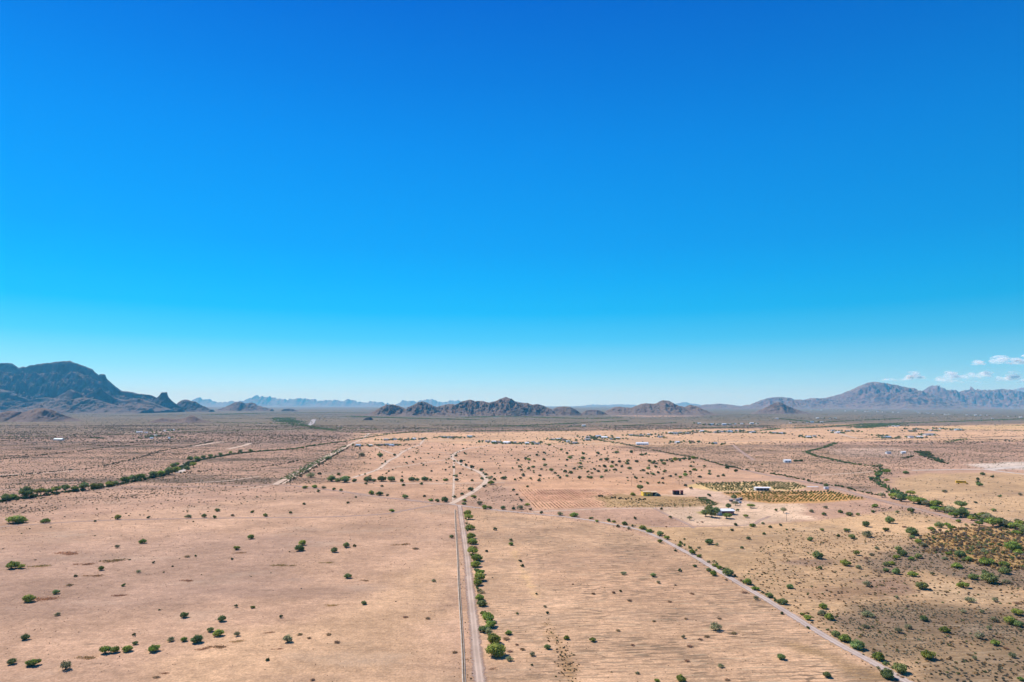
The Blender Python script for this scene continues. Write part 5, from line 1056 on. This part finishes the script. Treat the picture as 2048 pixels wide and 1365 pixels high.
# school bus
p = G(1926, 969)
b = thing('school_bus', 'yellow school bus parked alone in the golden field', 'bus', (p[0], p[1] + 1.5, 0), math.radians(-24)); b.scale = (1.2, 1.2, 1.35)
mb = MB()
prof = [(-5.6, .9), (3.4, .9), (3.4, 1.4), (3.4, 2.7), (3.1, 3.15), (-5.3, 3.2), (-5.6, 2.9)]
def extr(prof, hw, m=0, mb=None):
    mb = mb or MB(); n = len(prof); vs = [(x, s * hw, z) for s in (-1, 1) for x, z in prof]
    return mb.add(vs, [(i, (i + 1) % n, n + (i + 1) % n, n + i) for i in range(n)] + [tuple(range(n - 1, -1, -1)), tuple(range(n, 2 * n))], m)
extr(prof, 1.22).obj('body', M['bus'], b); extr([(3.4, .85), (5.2, .85), (5.2, 1.45), (5.0, 1.7), (3.4, 1.85)], 1.02).obj('hood', M['bus'], b)
MB().box((3.43, 0, 2.3), (.06, 2.1, .8)).obj('windscreen', M['glass'], b)
for s in (-1, 1):
    for i in range(8): MB().box((-4.9 + i * 1.0, s * 1.235, 2.45), (.78, .04, .6)).obj('window', M['glass'], b)
    MB().box((-1.1, s * 1.24, 1.75), (9.0, .04, .12)).obj('rub_rail', M['rubber'], b)
    for x in (-3.2, 4.2):
        w = MB().cyl((x, s * 1.0 - .16, .5), (x, s * 1.0 + .16, .5), .5, .5, 14).obj('wheel', M['rubber'], b); MB().cyl((x, s * 1.0 + s * .161, .5), (x, s * 1.0 + s * .19, .5), .26, .26, 10).obj('rim', M['grey'], w)
for s in (-.7, .7): MB().cyl((5.2, s, 1.15), (5.26, s, 1.15), .14, .14, 10).obj('headlight', M['white'], b)
MB().box((5.3, 0, .7), (.2, 2.2, .3)).obj('bumper', M['rubber'], b)
# utility poles
def pole(x, y, hpx, label, name='utility_pole'):
    p = G(x, y); h = hpx * mpp(y) ; t = thing(name, label, 'pole', (p[0], p[1], 0), .15, 'utility poles')
    MB().cyl((0, 0, 0), (0, 0, h), .17, .12, 8).obj('pole', M['wood'], t); MB().box((0, .16, h - .7), (2.6, .14, .16)).obj('crossarm', M['wood'], t)
    for s in (-1.1, 0, 1.1): MB().cyl((s, .16, h - .61), (s, .16, h - .36), .07, .05, 6).obj('insulator', M['grey'], t)
pole(1263.5, 972, 18, 'utility pole behind the dark tree left of the yellow house'); pole(1358.5, 971, 17, 'utility pole on the bare plain left of the orchard')
pole(1621, 966, 22, 'utility pole at the far right corner of the orchard'); pole(1573.5, 1043, 18, 'utility pole standing alone right of the pale yard'); pole(1337, 908, 9, 'far utility pole along the dark brush line')
# houses out on the plain
house(1576, 925.5, 13, 'white roofed house with trees alone in the scrub at right', 'white', 'white', 3.2, .7)
house(1778, 908, 9, 'left white house of the two on the pale clearing at right', 'white', 'grey', 3, .7); house(1808, 907.5, 8, 'right white house of the two on the pale clearing at right', 'white', 'white', 3, .7)
house(115, 881.5, 17, 'long white and blue house alone on the left scrub plain', 'cream', 'blue', 3.4, .5, cat='house')
house(1285, 890, 24, 'long pale building beside the brush line beyond the plain', 'white', 'white', 3.2, .4, name='barn', cat='building')
P = np.concatenate([belt([(1588, 924), (1600, 923), (1612, 923.5)], 4, .06), belt([(172, 877), (190, 876.5), (208, 878)], 9, .02), belt([(295, 876), (310, 872), (325, 874)], 16, .010)])
mass('farm_trees', 'trees around the lone houses on the plain', P, rng.uniform(3, 7, len(P)), 'green', 'tree')
SET = {  # settlement rows: bearing row width wall roof
 'at the left end of the settlement': "716 893.5 9 white blue;741 893.5 6 cream white;762 892 8 cream brown;773 891.5 8 white grey;783 892.5 10 white blue;792 891.5 6 tan brown;772 881.5 10 cream grey;790 880.5 6 white grey;814 881.5 8 cream brown;828 880 7 white white;845 879 6 tan grey;887 876 10 cream grey;898 877 8 white grey;906 876.5 8 tan brown",
 'in the middle of the settlement': "939 875.5 10 white blue;975 885 8 cream grey;987 886.5 9 white white;998 887 7 tan grey;1014 888 14 white white;1030 887.5 6 cream grey;1054 889 8 white white;1066 886.5 7 cream grey;1074 889.5 10 white grey;1106 881 9 white grey;1117 880 8 cream white;1127 882 9 tan brown;1136 885.5 7 white white;1149 888.5 10 cream grey;1176 876.5 8 white grey;1175 881.5 11 cream grey;1197 874.5 10 white blue;1210 877 12 white white;1222 880 6 cream grey;1236 878.5 7 tan white",
 'in the right rows of the settlement': "1262 872 7 white grey;1272 873 9 cream brown;1283 873.5 9 tan grey;1298 871 6 white white;1321 875.5 9 white grey;1342 867.5 8 white white;1351 869 11 white grey;1362 867 7 cream grey;1375 868.5 8 white grey;1389 866 6 tan brown;1404 864 8 white white;1431 866.5 7 cream grey;1443 865 8 white grey;1460 865.5 12 white blue;1474 863 6 cream white;1506 866.5 12 white grey;1355 887 8 white white;1384 885.5 7 tan brown;1430 888.5 9 white grey",
 'among trees at the right': "1549 867.5 8 cream grey;1563 868.5 8 white blue;1618 876 9 white white;1630 874 7 cream grey;1666 863 8 white grey;1677 867 10 white white;1697 864 8 cream grey;1768 877 9 white grey;1778 877 10 white blue;1764 873 6 tan brown;1823 876 10 white grey;1841 876 11 cream white;1861 871.5 22 white grey;1863 862.5 8 white blue;1882 859 5 white white;1918 861.5 12 white blue;1836 860 6 cream grey;1823 864 8 tan grey"}
for where, s in SET.items():
    lst = sorted([q.split() for q in s.split(';')], key=lambda q: float(q[0]))
    for n, (x, y, w, wall, roof) in enumerate(lst):
        w = float(w); lab = f"{roof} roofed {'long ' if w >= 12 else ''}house {where}, {nth(n + 1)} from left"
        house(float(x), float(y), w, lab, wall, roof, float(rng.uniform(2.8, 3.8)), float(rng.uniform(.5, .8)), float(rng.uniform(-.5, .5)), .2, 'house', 'houses of the settlement', w >= 8)
FARH = {'on the plain right of centre, in a distant row': "1168 853 8;1399 848.5 7;1412 849.5 5;1424 850.5 8;1436 851 7;1449 850.5 9;1460 850 6;1471 849.5 5;1484 849 6;1504 848.5 8;1515 848 5",
 'in the group below the dark cone hill': "1555 838.5 6;1581 847 4;1636 837.5 6;1625 846 7;1644 845.5 6;1671 837.5 5;1615 846 4;1660 838 4",
 'in the faint far row below the violet mountain': "1623 821.5 3;1643 821 3;1673 821 3;1691 823 3;1711 823 3;1731 823.8 3;1737 824 3;1756 824.5 4;1766 825.2 3;1786 825.7 4;1797 825.7 3",
 'in the far bright row at the right edge': "1836 826.5 5;1840 827 3;1854 827.5 4;1859 828 4;1866 828.2 3;1891 830 4;1899 829.5 4;1934 831 4;1952 831.8 5;1962 831.8 4;1975 831.8 5;1986 838 4;2017 834 3;2042 836 6",
 'in the dark tree belt at the right': "1776 853.5 5;1787 853.5 5;1793 854 4;1797 853 4",
 'in the small hamlet on the left plain': "275 866 7;291 866.5 5;337 862 5;302 878 6;310 873 5;337 878 4;346 861.5 4;328 863 4;282 865.5 4"}
for where, s in FARH.items():
    lst = sorted([tuple(map(float, q.split())) for q in s.split(';')])
    for n, (x, y, w) in enumerate(lst):
        p = G(x, y); wm = w * mpp(y) * .95; dd = min(14, max(7, wm * .6)); h = max(3.2, wm * .28)
        mb = MB().box((0, 0, h / 2), (wm, dd, h), 0).gable((0, 0, h + .01), (wm + .8, dd + .8), dd * .16, 1)
        o = mb.obj('cottage', [M['white'], M[['white', 'white', 'grey', 'blue'][n % 4]]], None, (p[0], p[1] + dd / 2, 0), float(rng.uniform(-.4, .4)))
        tag(o, f"tiny white house {where}, {nth(n + 1)} from left", 'house', 'tiny far houses')
# trees and clutter of the settlement
P = []
for s, hw in ((SET, 16), (FARH, 30)):
    for where, t_ in s.items():
        for q in t_.split(';'):
            a_ = q.split(); p = G(float(a_[0]), float(a_[1])); n = int(rng.integers(9, 22)) if hw == 16 else int(rng.integers(2, 7)); P.append(p + rng.normal(size=(n, 2)) * np.array([hw, hw * 1.6]) + np.array([0, hw * .4]))
P = np.concatenate(P); mass('settlement_trees', 'dark trees and shrubs around the settlement houses', P, np.clip(P[:, 1] / 330, 3, 10) * rng.uniform(.6, 1.4, len(P)), 'green', 'tree')
